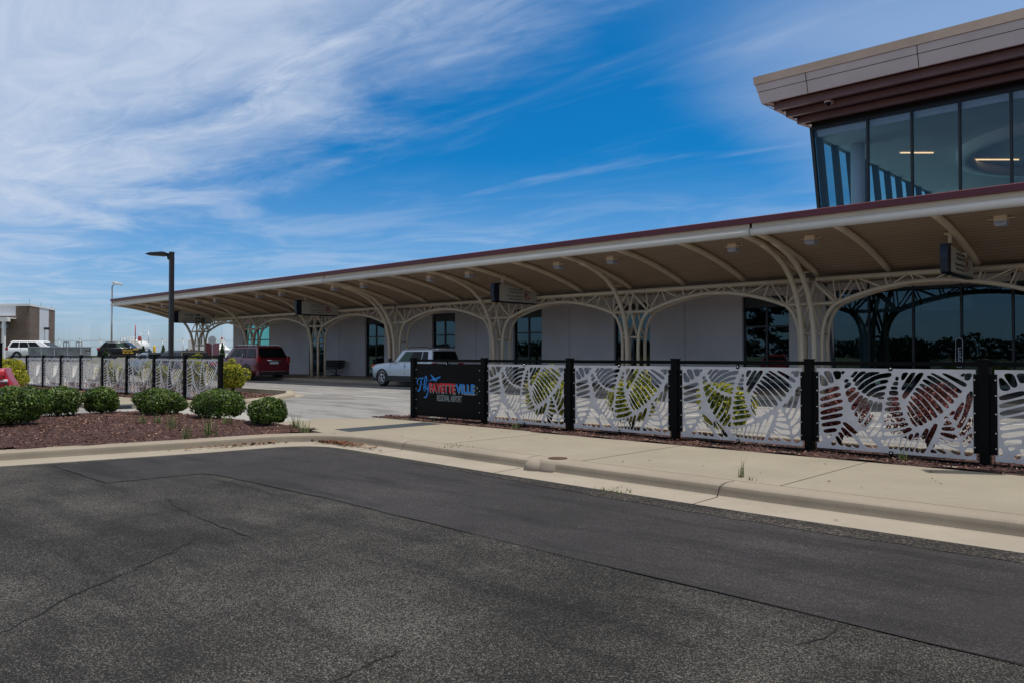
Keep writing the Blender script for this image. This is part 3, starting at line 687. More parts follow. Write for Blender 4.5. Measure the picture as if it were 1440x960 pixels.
            for o_ in rails:
                o = o_.copy(); COL.objects.link(o); o.location = (-2.44 * (i - b0), 0, 0)
    return t
fence('panel_fence', 'long black framed fence of leaf pattern metal panels ending in the black airport sign', -2.747 + 2.44 * 2, 7, 12.346, .153, True)
fence('panel_fence', 'far leaf pattern metal fence running behind the round green shrubs on the left', -23.336, 9, 11.59, .227, False)

# ------------------------------------------------------------------ canopy
YG, YC, YB = 21.0, 25.4, 25.86            # gutter line, front and back truss planes
cols = [-54.75, -47.2, -39.7, -32.25, -24.95, -17.7, -10.62, -3.4, 3.9]
dbl = {-32.25, -10.62}
X0, X1 = -58.6, 12.0
can = thing('arrivals_canopy', (-10.62, YC, .436), 'long curved cream steel canopy with a maroon edge on arched columns', 'canopy')
def zrib(y): t = y - YG; return 5.08 - .075 * t - .029 * t * t     # underside of a rib
ys = lin(YG + .05, YC + .1, 9)
b = MB(); und = [(y, zrib(y) + .19) for y in ys] + [(26.3, 4.27), (28.38, 4.22)]
poly_ = und + [(28.38, 4.5), (26.2, 4.62)] + [(y, zrib(y) + .36) for y in reversed(ys[:-1])]
nn = len(und)
vs_ = [(X0, y, z) for y, z in und] + [(X1, y, z) for y, z in und]
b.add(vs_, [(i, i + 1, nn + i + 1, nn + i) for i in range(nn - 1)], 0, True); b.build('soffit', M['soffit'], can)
b = MB(); up_ = [(y, z + .17) for y, z in und]; vs_ = [(X0, y, z) for y, z in up_] + [(X1, y, z) for y, z in up_]
b.add(vs_, [(i, i + 1, nn + i + 1, nn + i) for i in range(nn - 1)], 0, True)
for xx in (X0, X1):
    b.add([(xx, y, z) for y, z in und] + [(xx, y, z) for y, z in up_], [(i, i + 1, nn + i + 1, nn + i) for i in range(nn - 1)], 1)
b.build('roof', [M['maroon'], M['cream']], can)
secs = [(X0 - .1, -32.22), (-32.18, -10.57), (-10.53, X1)]
for a_, c_ in secs:
    b = MB(); pr_ = [(YG + .12 + .115 * math.cos(R(u)), 5.18 + .115 * math.sin(R(u))) for u in range(90, 300, 15)] + [(YG + .22, 5.08), (YG + .22, 5.28)]
    b.prism(pr_, lambda p, q, d: (d, p, q), a_, c_)
    for i in range(len(b.f)): b.sm[i] = len(b.f[i]) == 4
    b.build('gutter', M['creamlight'], can, 0)
    b = MB(); b.box(a_ + .02, c_ - .02, YG + .11, YG + .2, 5.296, 5.42); b.build('fascia_band', M['cream'], can)
b = MB(); b.prism([(YG + .0, 5.42), (YG + .0, 5.58), (YG + .03, 5.6), (YG + .5, 5.57), (YG + .5, 5.42)], lambda p, q, d: (d, p, q), X0 - .12, X1); b.build('maroon_edge', M['maroon'], can)
for a_, c_ in secs:
    for yy, nm in ((YC, 'beam'), (YB, 'beam')):
        b = MB(); b.tube([(a_ + .1, yy, 4.12), (c_ - .1, yy, 4.12)], .075, 10); b.build(nm, M['cream'], can)
def ribmesh(x):
    b = MB(); b.tube([(x, y, zrib(y) + .1) for y in lin(YG + .2, YC + .02, 10)], .095, 10); return b
rib_x = [X0 + .25]
for i in range(len(cols) - 1):
    for k in range(3): rib_x.append(cols[i] + (cols[i + 1] - cols[i]) * k / 3)
rib_x += [cols[-1] + 2.4 * k for k in range(3)] + [-57.0]
rib_x = sorted(set([x for x in rib_x if x not in dbl] + [x + d for x in dbl for d in (-.22, .22)]))
r0 = None
for x in rib_x:
    if r0 is None: r0 = ribmesh(x).build('rib', M['cream'], can); rx0 = x
    else:
        o = r0.copy(); COL.objects.link(o); o.location = (x - rx0, 0, 0)
# light purlin edge over each rib is part of the soffit; arms spring from the columns
arm_pts = [(25.2, .44), (25.2, 1.6), (25.16, 2.4), (24.98, 3.15), (24.72, 3.65), (24.35, 4.12), (23.85, 4.5), (23.3, 4.74), (22.75, 4.9), (22.3, 5.0)]
def arch_z(u):               # u: 0 at the column, 1 at mid-span (height of the arch chord)
    return 3.84 - .52 * (1 - u) ** 2.3
def truss(xa, xb, y):
    """arched bay between two columns: leg curves, lower chord and webs (both chords in the plane y)"""
    b = MB(); h = .36                                   # leg stands h from the column centre
    span = xb - xa; P = []
    top = 3.33; xs_t = .95                               # the curve leaves the brace level here
    for x_, z_ in ((h, .44), (h, 1.2), (h, 2.1), (h + .035, 2.5), (h + .12, 2.82), (h + .26, 3.1), (h + .46, 3.31)): P.append((x_, z_))
    nmid = 15
    for i in range(1, nmid):
        t = i / nmid; x_ = h + .46 + (span - 2 * h - .92) * t; u = 1 - abs(2 * t - 1)
        P.append((x_, 3.31 + .56 * (1 - (1 - u) ** 2.0)))
    for x_, z_ in reversed(((h, .44), (h, 1.2), (h, 2.1), (h + .035, 2.5), (h + .12, 2.82), (h + .26, 3.1), (h + .46, 3.31))): P.append((span - x_, z_))
    b.tube([(xa + x_, y, z_) for x_, z_ in P], .068, 9)
    for u in (h, span - h): b.box(xa + u - .13, xa + u + .13, y - .13, y + .13, .43, .452)
    ch = [p for p in P if p[1] >= 3.3]
    def chz(x_):
        for (x1, z1), (x2, z2) in zip(ch, ch[1:]):
            if x1 <= x_ <= x2: return z1 + (z2 - z1) * (x_ - x1) / (x2 - x1)
        return 3.31
    def web(x1, z1, x2, z2, r=.028): b.tube([(xa + x1, y, z1), (xa + x2, y, z2)], r, 6)
    for sgn in (1, -1):
        f = (lambda v: v) if sgn == 1 else (lambda v: span - v)
        web(f(.12), 4.08, f(h + .46), 3.33, .034); web(f(h + .46), 3.33, f(h + .38), 4.08); web(f(h + .5), 3.34, f(1.35), 4.08)
        web(f(1.62), chz(1.62), f(1.42), 4.08); web(f(1.5), 4.08, f(2.25), chz(2.25)); web(f(2.4), chz(2.4), f(2.3), 4.08)
        web(f(2.45), chz(2.45), f(2.95), 4.09); web(f(3.15), chz(3.15), f(3.05), 4.09); web(f(3.1), 4.09, f(3.6), chz(3.6), .024)
    return b
for i in range(len(cols) - 1):
    for y in (YC, YB):
        truss(cols[i], cols[i + 1], y).build('arched_truss', M['cream'], can)
def column(x, double):
    b = MB()
    for y in (YC, YB):
        b.tube([(x - .36 - .44, y, 3.33), (x + .8, y, 3.33)], .055, 8); b.tube([(x - .36, y, 2.36), (x + .36, y, 2.36)], .045, 8)
        for s_ in (-1, 1):
            b.tube([(x + s_ * .3, y, 2.45), (x - s_ * .16, y, 4.08)], .05, 8)
            b.tube([(x + s_ * .02, y, 4.08), (x + s_ * .78, y, 3.36)], .03, 6)
    for s_ in (-1, 1):
        b.tube([(x + s_ * .36, YC, 2.36), (x + s_ * .36, YB, 2.36)], .04, 6)
    return b
for x in cols:
    column(x, x in dbl).build('column', M['cream'], can)
    for dx in ((-.2, .2) if x in dbl else (0,)):
        b = MB(); b.tube([(x + dx, y, z) for y, z in arm_pts], .085, 10); b.tube([(x + dx, 24.2, 4.22), (x + dx, 25.0, 4.45 - .1)], .035, 6); b.build('arm', M['cream'], can)

def lamp_label(i, xs): 
    pass
li = 0; L0 = None
lnames = {-54.75: 'far end', }
light_x = []
for ci, c in enumerate(cols[:-1]):
    for d in (-1.22, 1.22): light_x.append((ci, c + d, d))
cdesc = ['the farthest column at the canopy end', 'the second farthest column', 'the column behind the bench', 'the double column by the silver car', 'the column behind the black airport sign',
         'the single column before the tall dark window', 'the large double column near the glass hall', 'the right edge of the picture']
for ci, x, d in light_x:
    y = 22.55; zz = zrib(y) + .19
    lab = 'box ceiling light %s %s' % ('just right of' if d > 0 else 'just left of', cdesc[ci])
    if L0 is None:
        L0 = thing('canopy_light', (x, y, zz), lab, 'light', 'ceiling lights under the canopy', True)
        b = MB(); b.box(-.145, .145, -.145, .145, -.1, .03); b.box(-.3, .3, -.025, .025, -.05, -.02); b.build('housing', M['cream'], L0, .008)
        b = MB(); b.lathe([(.195, -.1), (.2, -.17), (.165, -.22), (0, -.225)], (0, 0, 0), 'z', 4, 0, False); o = b.build('diffuser', M['lens'], L0)
        o.rotation_euler = (0, 0, R(45))
    else: dup(L0, (x, y, zz), None, lab)

# hanging signs, turned across the canopy so that both flat faces look along the pavement
def hang_sign(x, label, kind):
    t = thing('hanging_sign', (x, 22.95, 3.8), label, 'sign', 'signs hanging under the canopy', True)
    pf = [(.0, .06), (.0, .72), (.32, .745), (2.3, .5), (2.3, .06)]
    b = MB(); b.prism(pf, lambda a, c, d: (d, a, c), -.07, .07); face = b.build('sign_board', M['signface'], t, .006)
    e = [(-.27, .04), (-.31, .4), (-.27, .77), (.0, .80), (.3, .80), (.02, .74), (.02, .0), (-.2, .0)]
    b = MB(); b.prism(e, lambda a, c, d: (d, a, c), -.095, .095); b.box(-.095, .095, -.2, 2.28, .0, .056); b.build('sign_edge', M['navy'], t, .01)
    for yy in (.3, 1.85):
        b = MB(); zt = zrib(22.95 + yy) + .1 - 3.8
        b.box(-.04, .04, yy - .035, yy + .035, .5, zt + .02); b.box(-.13, .13, yy - .05, yy + .05, zt - .0, zt + .05); b.build('hanger', M['cream'], t)
    for sg in (1, -1):
        xd = (0, sg, 0); up = (0, 0, 1); q = lambda a, c: (sg * .0725, a if sg == 1 else 2.3 - a, c)
        if kind == 'drop':
            a0 = 0 if sg == 1 else .1
            for s_, c, sz in (('Drop-off, Loading', .55, .125), ('& Unloading Only', .43, .125), ('No Unattended Parking', .27, .105), ('Allows Towing Zone', .15, .105)):
                text(s_, 'lettering', M['ink'], face, q(1.42 + a0 * 0, c), xd, up, sz, 'RIGHT', .93)
            b = MB(); cx, cz = (1.68, .36)
            cy = cx if sg == 1 else 2.3 - cx
            for k in range(28):
                a1, a2 = 2 * math.pi * k / 28, 2 * math.pi * (k + 1) / 28
                b.poly([(sg * .074, cy + r * math.cos(a), cz + r * math.sin(a)) for r, a in ((.2, a1), (.2, a2), (.165, a2), (.165, a1))])
            o = text('P', 'lettering', M['ink'], face, q(1.58, .25), xd, up, .3, 'LEFT', 1, 0, .001, .008)
            b.obox((sg * .0755, cy, cz), (0, sg * -.7, .7), (sg, 0, 0), .36, .035, .002); b.build('no_parking_symbol', M['red'], face)
        else:
            text('Arrivals', 'lettering', M['blueink'], face, q(1.08, .48), xd, up, .2, 'RIGHT', 1, 0, .001, .004)
            b = MB(); y_ = lambda a: a if sg == 1 else 2.3 - a
            b.poly([(sg * .0745, y_(a), c) for a, c in ((1.2, .52), (1.38, .52), (1.38, .44), (1.52, .56), (1.38, .68), (1.38, .6), (1.2, .6))]); b.build('arrow', M['blueink'], face)
            for s_, c in (('Passenger Pick-up', .27), ('Disabled Access Only', .14)): text(s_, 'lettering', M['ink'], face, q(1.13, c), xd, up, .11, 'RIGHT', .9)
            for a in (1.2, 1.55):
                b = MB(); ya, yb = sorted((y_(a), y_(a + .29))); b.box(min(sg * .071, sg * .0745), max(sg * .071, sg * .0745), ya, yb, .1, .39); ic = b.build('icon', M['ink'], face)
                b = MB(); c_ = (ya + yb) / 2
                if a == 1.2: b.box(min(sg * .0745, sg * .0755), max(sg * .0745, sg * .0755), c_ - .1, c_ + .1, .17, .25); b.box(min(sg * .0745, sg * .0755), max(sg * .0745, sg * .0755), c_ - .06, c_ + .06, .25, .32)
                else: b.box(min(sg * .0745, sg * .0755), max(sg * .0745, sg * .0755), c_ - .03, c_ + .03, .14, .28); b.lathe([(.035, 0), (.035, .001), (0, .001)], (sg * .0745, c_, .33), 'x', 10)
                b.build('pictogram', M['signface'], face)
    return t
hang_sign(-5.95, 'pale drop-off sign hanging under the canopy in front of the glass hall', 'drop')
hang_sign(-22.5, 'pale drop-off sign hanging above the black airport sign', 'drop')
hang_sign(-37.25, 'pale drop-off sign hanging above the bench', 'drop')
hang_sign(-52.3, 'pale arrivals sign with an arrow hanging at the far end of the canopy', 'arr')

# ------------------------------------------------------------------ terminal building
YW = 28.4; ZW = .44
term = thing('terminal_building', (-30, YW, ZW), 'long low grey stucco terminal wall with tall dark windows behind the canopy', 'building')
wins = [(-53.7, -50.1)] + [(-14.56 - 6.1 * k, -12.69 - 6.1 * k) for k in range(6)]
wins = sorted(wins); XT0, XT1 = -55.25, -11.05
b = MB(); x = XT0; TH = .32
for a, c in wins + [(XT1, None)]:
    b.box(x, a, YW, YW + TH, ZW - .1, 3.9); x = c
b.box(XT0, XT1, YW, YW + TH, 3.9, 5.6)
b.box(XT0, XT0 + TH, YW + TH, 28.95, ZW - .1, 5.6); b.box(XT0, XT0 + TH, 32.2, 46, ZW - .1, 5.6); b.box(XT0, XT0 + TH, 28.95, 32.2, 3.9, 5.6)
b.box(XT0, XT1, 46, 46.3, ZW - .1, 5.6)
b.build('wall', M['stucco'], term)
b = MB(); b.box(XT0 - .05, XT1, YW - .04, 46.35, 5.6, 5.75); b.build('roof', M['fascia'], term)
b = MB()
for xx in (-35.55, -29.4, -23.2, -17.1, -41.6): b.box(xx - .008, xx + .008, YW - .003, YW + .02, ZW, 3.9)
b.build('wall_joint', M['joint'], term)
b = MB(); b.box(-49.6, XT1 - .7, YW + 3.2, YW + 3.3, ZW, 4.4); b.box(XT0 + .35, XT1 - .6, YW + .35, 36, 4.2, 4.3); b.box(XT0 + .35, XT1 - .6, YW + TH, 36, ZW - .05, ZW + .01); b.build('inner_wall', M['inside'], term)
for a, c in wins:
    wide = c - a > 2.5
    b = MB(); y0, y1 = YW + .12, YW + .2; z0, z1 = ZW + .02, 3.9
    b.box(a, a + .07, y0, y1, z0, z1); b.box(c - .07, c, y0, y1, z0, z1); b.box(a + .07, c - .07, y0, y1, z1 - (.1 if wide else .42), z1); b.box(a + .07, c - .07, y0, y1, z0, z0 + .12)
    mid = (a + c) / 2
    b.box(mid - .04, mid + .04, y0, y1, z0 + .12, z1 - (.1 if wide else .42)); b.box(a + .07, mid - .04, y0 + .01, y1, 2.72, 2.79); b.box(mid + .04, c - .07, y0 + .01, y1, 2.72, 2.79)
    f = b.build('window', M['dframe'], term)
    b = MB(); b.poly([(a + .05, y0 + .04, z0 + .1), (c - .05, y0 + .04, z0 + .1), (c - .05, y0 + .04, z1 - .08), (a + .05, y0 + .04, z1 - .08)]); b.build('pane', M['tglass'] if wide else M['wglass'], f)
b = MB(); b.poly([(XT0 + .15, 28.95, ZW), (XT0 + .15, 32.2, ZW), (XT0 + .15, 32.2, 3.9), (XT0 + .15, 28.95, 3.9)]); b.build('side_pane', M['tglass'], term)

# ------------------------------------------------------------------ glass entrance hall
hall = thing('entrance_hall', (-6, YW, ZW), 'tall glass entrance hall with overhanging bronze edged roof rising behind the canopy', 'building')
XR = 14.0; YK = 44.0
def xl_(z): return -11.86 + (9.95 - z) * .085          # the end wall leans outwards as it rises
b = MB(); mull = [-9.83, -8.40, -6.96, -5.53, -4.1, -2.67, -1.24, .2, 1.63, 3.06, 4.5, 6, 7.5, 9, 10.5, 12]
for xm in mull: b.box(xm - .035, xm + .035, YW - .03, YW + .12, ZW, 9.95)
b.prism([(xl_(ZW), ZW), (xl_(ZW) + .1, ZW), (xl_(9.95) + .1, 9.95), (xl_(9.95), 9.95)], lambda p, q, d: (p, d, q), YW - .03, YW + .15)
z3 = 3.95
b.box(-11.0, XR, YW - .02, YW + .1, z3 - .1, z3); b.box(-11.4, XR, YW - .02, YW + .1, 4.6, 4.72); b.box(-11.0, XR, YW - .02, YW + .1, ZW, ZW + .1)
b.prism([(xl_(9.95), 9.95), (XR, 9.95), (XR, 9.85), (xl_(9.85), 9.85)], lambda p, q, d: (p, d, q), YW - .025, YW + .1)
b.build('mullions', M['dframe'], hall)
b = MB(); b.poly([(xl_(ZW) + .03, YW + .03, ZW), (XR, YW + .03, ZW), (XR, YW + .03, z3), (xl_(z3) + .03, YW + .03, z3)]); b.build('lower_glass', M['wglass'], hall)
b = MB(); b.poly([(xl_(4.7) + .03, YW + .03, 4.7), (XR, YW + .03, 4.7), (XR, YW + .03, 9.9), (xl_(9.9) + .03, YW + .03, 9.9)]); b.build('upper_glass', M['cglass'], hall)
b = MB(); b.box(-11.15, XR, YW - .01, YW + .3, z3, 4.6); b.build('spandrel', M['stucco'], hall)
# leaning side wall: deep fins and teal glass
b = MB(); b.add([(xl_(ZW) + .02, YW + .1, ZW), (xl_(ZW) + .02, YK, ZW), (xl_(9.95) + .02, YK, 9.95), (xl_(9.95) + .02, YW + .1, 9.95)], [(0, 1, 2, 3)]); b.build('side_glass', M['sglass'], hall)
b = MB()
for k in range(11):
    y = YW + .35 + k * 1.45
    b.prism([(xl_(ZW) + .03, ZW), (xl_(ZW) + .26, ZW), (xl_(9.95) + .26, 9.95), (xl_(9.95) + .03, 9.95)], lambda p, q, d: (p, d, q), y, y + .16)
b.prism([(xl_(9.6) + .03, 9.6), (xl_(9.6) + .2, 9.6), (xl_(9.95) + .2, 9.95), (xl_(9.95) + .03, 9.95)], lambda p, q, d: (p, d, q), YW + .1, YK)
b.build('side_fins', M['dframe'], hall)
b = MB(); b.box(xl_(9.6), XR, YW + .15, YK, 9.62, 9.75); b.box(xl_(9.75), XR, YW + .12, YW + 1.0, 9.75, 9.96)
b.build('ceiling', M['room'], hall)
b = MB(); n_ = 40; cx, cy = -4.6, 36.0
ring = lambda r1, r2, z: [(cx + r1 * math.cos(2 * math.pi * k / n_), cy + r2 * math.sin(2 * math.pi * k / n_), z) for k in range(n_)]
b.add(ring(4.2, 4.6, 9.62) + ring(4.2, 4.6, 9.25) + ring(3.7, 4.1, 9.25) + ring(3.7, 4.1, 9.6), [(j * n_ + k, j * n_ + (k + 1) % n_, (j + 1) * n_ + (k + 1) % n_, (j + 1) * n_ + k) for j in range(3) for k in range(n_)], 0, True)
b.build('ceiling_ring', M['room'], hall)
b = MB(); b.lathe([(.25, 4.72), (.25, 9.65)], (-11.0 + .05, 30.6, 0), 'z', 20); b.build('inner_column', M['room'], hall)
b = MB(); b.lathe([(.25, ZW), (.25, 4.3)], (-10.6, 30.2, 0), 'z', 20); b.build('inner_column', M['room'], hall)
b = MB(); b.box(-11.4, XR, YW + .2, YK, 4.35, 4.6); b.build('inner_floor', M['floor'], hall)
b = MB(); b.box(-11.4, XR, YK, YK + .2, ZW, 9.9); b.box(XR, XR + .2, YW, YK + .2, ZW, 9.9); b.box(-10.9, XR, YW + 6, YW + 6.1, ZW, 4.35); b.build('back_wall', M['room'], hall)
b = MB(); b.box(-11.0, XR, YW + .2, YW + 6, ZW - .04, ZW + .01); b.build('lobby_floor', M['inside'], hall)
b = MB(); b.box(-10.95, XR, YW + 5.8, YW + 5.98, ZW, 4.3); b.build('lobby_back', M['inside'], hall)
ledm = emis('warm_strip_light', (1, .68, .36), 1.5)
for x, y, l in ((-9.69, 33.38, 1.3), (-7.75, 36.72, 2.0)):
    b = MB(); b.obox((x, y, 9.59), (.727, .687, 0), (0, 0, 1), l, .035, .03); b.build('strip_light', ledm, hall)
# roof with its grey fascia, bronze coping and stepped louvres
fx0 = -12.76
b = MB(); b.prism([(26.4, 10.58), (26.2, 11.22), (27.0, 11.3), (27.0, 10.7)], lambda p, q, d: (d - .0 if d > 0 else fx0 - (q - 10.58) * .22, p, q), -1, XR); b.build('roof_fascia', M['fascia'], hall)
b = MB(); b.prism([(26.17, 11.225), (26.32, 11.57), (26.5, 11.6), (28, 11.62), (28, 11.3), (26.4, 11.24)], lambda p, q, d: (d if d > 0 else fx0 + .0 - (q - 10.58) * .3 + .02, p, q), -1, XR); b.build('coping', M['bronze'], hall)
b = MB()
for xj in (-11.08, -7.58, -4.1, -.6, 2.9): b.add([(xj - .012, 26.395, 10.583), (xj + .012, 26.395, 10.583), (xj + .012, 26.194, 11.218), (xj - .012, 26.194, 11.218)], [(0, 1, 2, 3)])
b.add([(fx0 - .05, 26.275, 10.962), (XR, 26.275, 10.962), (XR, 26.27, 10.98), (fx0 - .05, 26.27, 10.98)], [(0, 1, 2, 3)])
b.build('fascia_joint', M['dframe'], hall, 0, False)
for xl0, y, z0, z1 in ((-12.46, 26.76, 10.36, 10.8), (-12.27, 27.3, 10.2, 10.75), (-12.1, 27.85, 10.04, 10.7)):
    b = MB(); b.box(xl0, XR, y, y + .14, z0, z1); b.build('louver', M['louver'], hall); b = MB(); b.box(xl0 + .02, XR, y + .14, y + .54, z0 + .05, z0 + .12); b.build('louver_gap_shade', M['louverdark'], hall)  # the dark sheet behind each louvre stands in for shade
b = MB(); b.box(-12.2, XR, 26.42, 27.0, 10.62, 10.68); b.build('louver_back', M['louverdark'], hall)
b = MB(); b.add([(fx0, 26.4, 10.58), (xl_(9.95), YW, 9.96), (xl_(9.95), YK, 9.96), (fx0, YK, 10.58)], [(0, 1, 2, 3)])
b.add([(fx0, 26.4, 10.58), (fx0 + .05, 26.41, 10.58), (xl_(9.95) + .1, YW, 9.96), (xl_(9.95), YW, 9.96)], [(0, 1, 2, 3)])
for xa, ya, za, xb in ((fx0, 26.4, 10.58, -12.46), (-12.46, 26.76, 10.36, -12.27), (-12.27, 27.3, 10.2, -12.1), (-12.1, 27.85, 10.04, -11.86)):
    b.add([(xa, ya, za), (xb + .02, ya + .02, za + .005), (xb + .02, ya + .55, za - .1), (xa, ya + .02, za)], [(0, 1, 2, 3)])
b.build('side_soffit', M['pinksoffit'], hall)
b = MB(); b.box(fx0 - .06, XR, 27.0, YK + .5, 10.7, 11.58); b.build('roof', M['fascia'], hall)
b = MB(); b.box(-11.8, XR, YW + .02, YK, 9.965, 10.7); b.build('roof_beam', M['dframe'], hall)
# things seen on and in the hall
t = thing('security_camera', (-10.66, 27.28, 10.3), 'white dome security camera mounted on the dark roof louvres', 'camera')
b = MB(); b.box(-10.72, -10.55, 27.2, 27.31, 10.32, 10.44); b.tube([(-10.63, 27.22, 10.4), (-10.66, 27.08, 10.42)], .035, 8); b.build('mount', M['white'], t)
b = MB(); b.lathe([(.0, .12), (.05, .11), (.11, .07), (.115, -.04), (.1, -.05)], (-10.66, 27.05, 10.36), 'z', 16); b.build('housing', M['white'], t)
b = MB(); b.lathe([(.1, -.05), (.085, -.11), (.04, -.15), (0, -.16)], (-10.66, 27.05, 10.36), 'z', 16); b.build('dome', M['carglass'], t)
t = thing('security_camera', (-7.95, 28.35, 4.25), 'small round dome camera on the grey wall above the lower glass', 'camera')
b = MB(); b.box(-7.93, -7.8, 28.33, 28.39, 4.12, 4.3); b.build('mount', M['white'], t); b = MB(); b.lathe([(0, .1), (.08, .07), (.09, -.02), (.06, -.09), (0, -.1)], (-7.98, 28.24, 4.2), 'z', 14); b.build('dome', M['carglass'], t)
t = thing('vertical_door_sign', (-7.02, 28.3, 1.3), 'upright dark pill shaped sign with white outline on the lower glass', 'sign')
b = MB(); pill = [(.11 * math.cos(R(a)), (.36 if a < 180 else -.36) + .11 * math.sin(R(a))) for a in range(0, 360, 20)]
b.prism(pill, lambda p, q, d: (-7.02 + p, d, 1.75 + q), 28.33, 28.35); b.build('plate', M['white'], t)
b = MB(); b.prism([(p * .86, q * .965) for p, q in pill], lambda p, q, d: (-7.02 + p, d, 1.75 + q), 28.326, 28.334); fc = b.build('face', M['blackpanel'], t)
text('airport', 'lettering', M['white'], fc, (-6.97, 28.324, 1.38), (0, 0, 1), (-1, 0, 0), .17, 'LEFT', 1.15)
for x, w_, lines, al, lab in ((-9.35, 1.5, ('Bag Claim', 'Ground Transportation'), 'LEFT', 'dim bag claim sign hanging inside behind the glass on the left'), (-7.75, 1.55, ('Restrooms, Conference', 'Ticket Counters'), 'RIGHT', 'dim restrooms and ticket counters sign hanging inside behind the glass')):
    t = thing('indoor_sign', (x, 29.8, 3.2), lab, 'sign', 'signs inside the glass hall')
    b = MB(); b.box(x - w_ / 2, x + w_ / 2, 29.8, 29.86, 3.2, 3.72); fc = b.build('board', M['alu'], t); b = MB(); b.box(x - .02, x + .02, 29.82, 29.84, 3.72, 4.36); b.build('hanger', M['galv'], t)
    for s_, zz in zip(lines, (3.52, 3.3)): text(s_, 'lettering', M['blueink'], fc, (x + (-w_ / 2 + .2 if al == 'LEFT' else w_ / 2 - .2), 29.795, zz), (1, 0, 0), (0, 0, 1), .15, al, .9)

# bench under the canopy
t = thing('bench', (-42.0, 28.0, ZW), 'black slatted metal bench standing against the grey terminal wall', 'bench', None)
bx0, bx1 = -43.3, -40.6; by = 27.55
b = MB()
for k in range(4): b.box(bx0, bx1, by + k * .11, by + k * .11 + .085, ZW + .43, ZW + .455)
b.build('seat', M['black'], t)
b = MB()
for k in range(4): b.obox(((bx0 + bx1) / 2, by + .47 + k * .03, ZW + .54 + k * .115), (1, 0, 0), (0, .25, 1), bx1 - bx0, .03, .09)
b.build('backrest', M['black'], t)
for x in (bx0 + .4, bx1 - .4):
    b = MB(); b.tube([(x, by - .02, ZW + .42), (x, by + .42, ZW + .42), (x, by + .56, ZW + .95)], .025, 6); b.tube([(x, by + .2, ZW + .42), (x, by + .2, ZW + .05)], .035, 8); b.box(x - .05, x + .05, by - .1, by + .5, ZW, ZW + .05)
    b.tube([(x, by + .2, ZW + .12), ((bx0 + bx1) / 2, by + .2, ZW + .4)], .016, 6); b.build('leg', M['black'], t)

# ------------------------------------------------------------------ plants
def leaves(b, rr, n, pos, size, asp, mi=0, upright=0.0):
    for _ in range(n):
        p, nrm = pos(rr)
        nrm = (nrm + Vector((rr.gauss(0, .6), rr.gauss(0, .6), rr.gauss(0, .6)))).normalized()
        t = nrm.cross(Vector((rr.gauss(0, 1), rr.gauss(0, 1), rr.gauss(0, 1)))).normalized()
        if upright: t = (t * (1 - upright) + Vector((p[0] * .3 * upright, p[1] * .3 * upright, upright))).normalized(); 
        u = nrm.cross(t).normalized(); l = size * rr.uniform(.6, 1.3); ww = l * asp
        p = Vector(p); q = nrm * (l * .12)
        b.add([p - t * l, p + u * ww + q, p + t * l, p - u * ww + q], [(0, 1, 2, 3)], mi)
def shrub(name, loc, rx, ry, h, seed, label, cat, group, mats, n=7000, size=.026, asp=.5, box=2.6, lump=.12, tips=0, upright=0, inner=.55, flare=.3):
    t = thing(name, loc, label, cat, group, True)
    rr = random.Random(seed); ph = [rr.uniform(0, 6.28) for _ in range(8)]
    lum = [(Vector((rr.gauss(0, 1), rr.gauss(0, 1), rr.uniform(-.2, 1))).normalized(), rr.uniform(.4, 1)) for _ in range(16)]
    def rad(d):
        e = (abs(d.x) ** box + abs(d.y) ** box + abs(d.z) ** box) ** (-1 / box)
        k = max(0, max((d.dot(c) - .86) / .14 * w_ for c, w_ in lum))
        return e * (1 - lump + lump * 1.6 * k + .03 * math.sin(9 * d.x + ph[0]) * math.sin(8 * d.y + ph[1]) * math.sin(7 * d.z + ph[2]))
    def pos(lo, hi):
        def f(r_):
            while True:
                d = Vector((r_.gauss(0, 1), r_.gauss(0, 1), r_.gauss(0, 1))).normalized()
                if d.z > -.8: break
            k = rad(d) * (lo + (hi - lo) * r_.random() ** .5); kx = k * (1 + flare * max(0, -d.z))
            return Vector((d.x * rx * kx, d.y * ry * kx, max(.015, h * .46 + d.z * h * .55 * k))), d
        return f
    b = MB(); leaves(b, rr, n, pos(inner, 1), size, asp, 0, upright)
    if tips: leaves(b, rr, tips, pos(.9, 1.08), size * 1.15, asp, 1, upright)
    b.build('foliage', mats, t, 0, False)
    b = MB()
    for k in range(9):
        a = rr.uniform(0, 6.28); d = rr.uniform(.3, .75)
        b.tube([(0, 0, -.03), (math.cos(a) * rx * d * .35, math.sin(a) * ry * d * .35, h * .3), (math.cos(a) * rx * d, math.sin(a) * ry * d, h * rr.uniform(.55, .85))], [.018, .012, .004], 5)
    b.build('stems', M['bark'], t, 0, False)
    return t
G = [M['green']]
gr = 'round green shrubs in the mulch bed'
for i, (x, y, rx, ry, h, lab) in enumerate(((-18.15, 4.6, .62, .62, .86, 'largest round green shrub at the left edge of the mulch bed'),
        (-20.25, 6.1, .58, .5, .72, 'wide green shrub beside the red car tail, second from the left'),
        (-20.5, 7.15, .43, .43, .68, 'small round green shrub beside the bare gap in front of the crossing'),
        (-19.0, 7.95, .68, .55, .66, 'low oval green shrub standing alone in front of the fence'),
        (-17.0, 8.4, .68, .52, .72, 'wide green shrub growing in front of the end post of the far fence'),
        (-15.2, 8.6, .41, .41, .6, 'smallest round green shrub at the pointed tip of the mulch bed'))):
    shrub('round_shrub', (x, y, zplant(x, y) - .02), rx, ry, h, 30 + i, lab, 'shrub', gr, G, 8000 if i else 11000, .031, .5, 2.5, .2)
Yl = [M['ygreen'], M['ytip']]; yg = 'golden yellow shrubs'
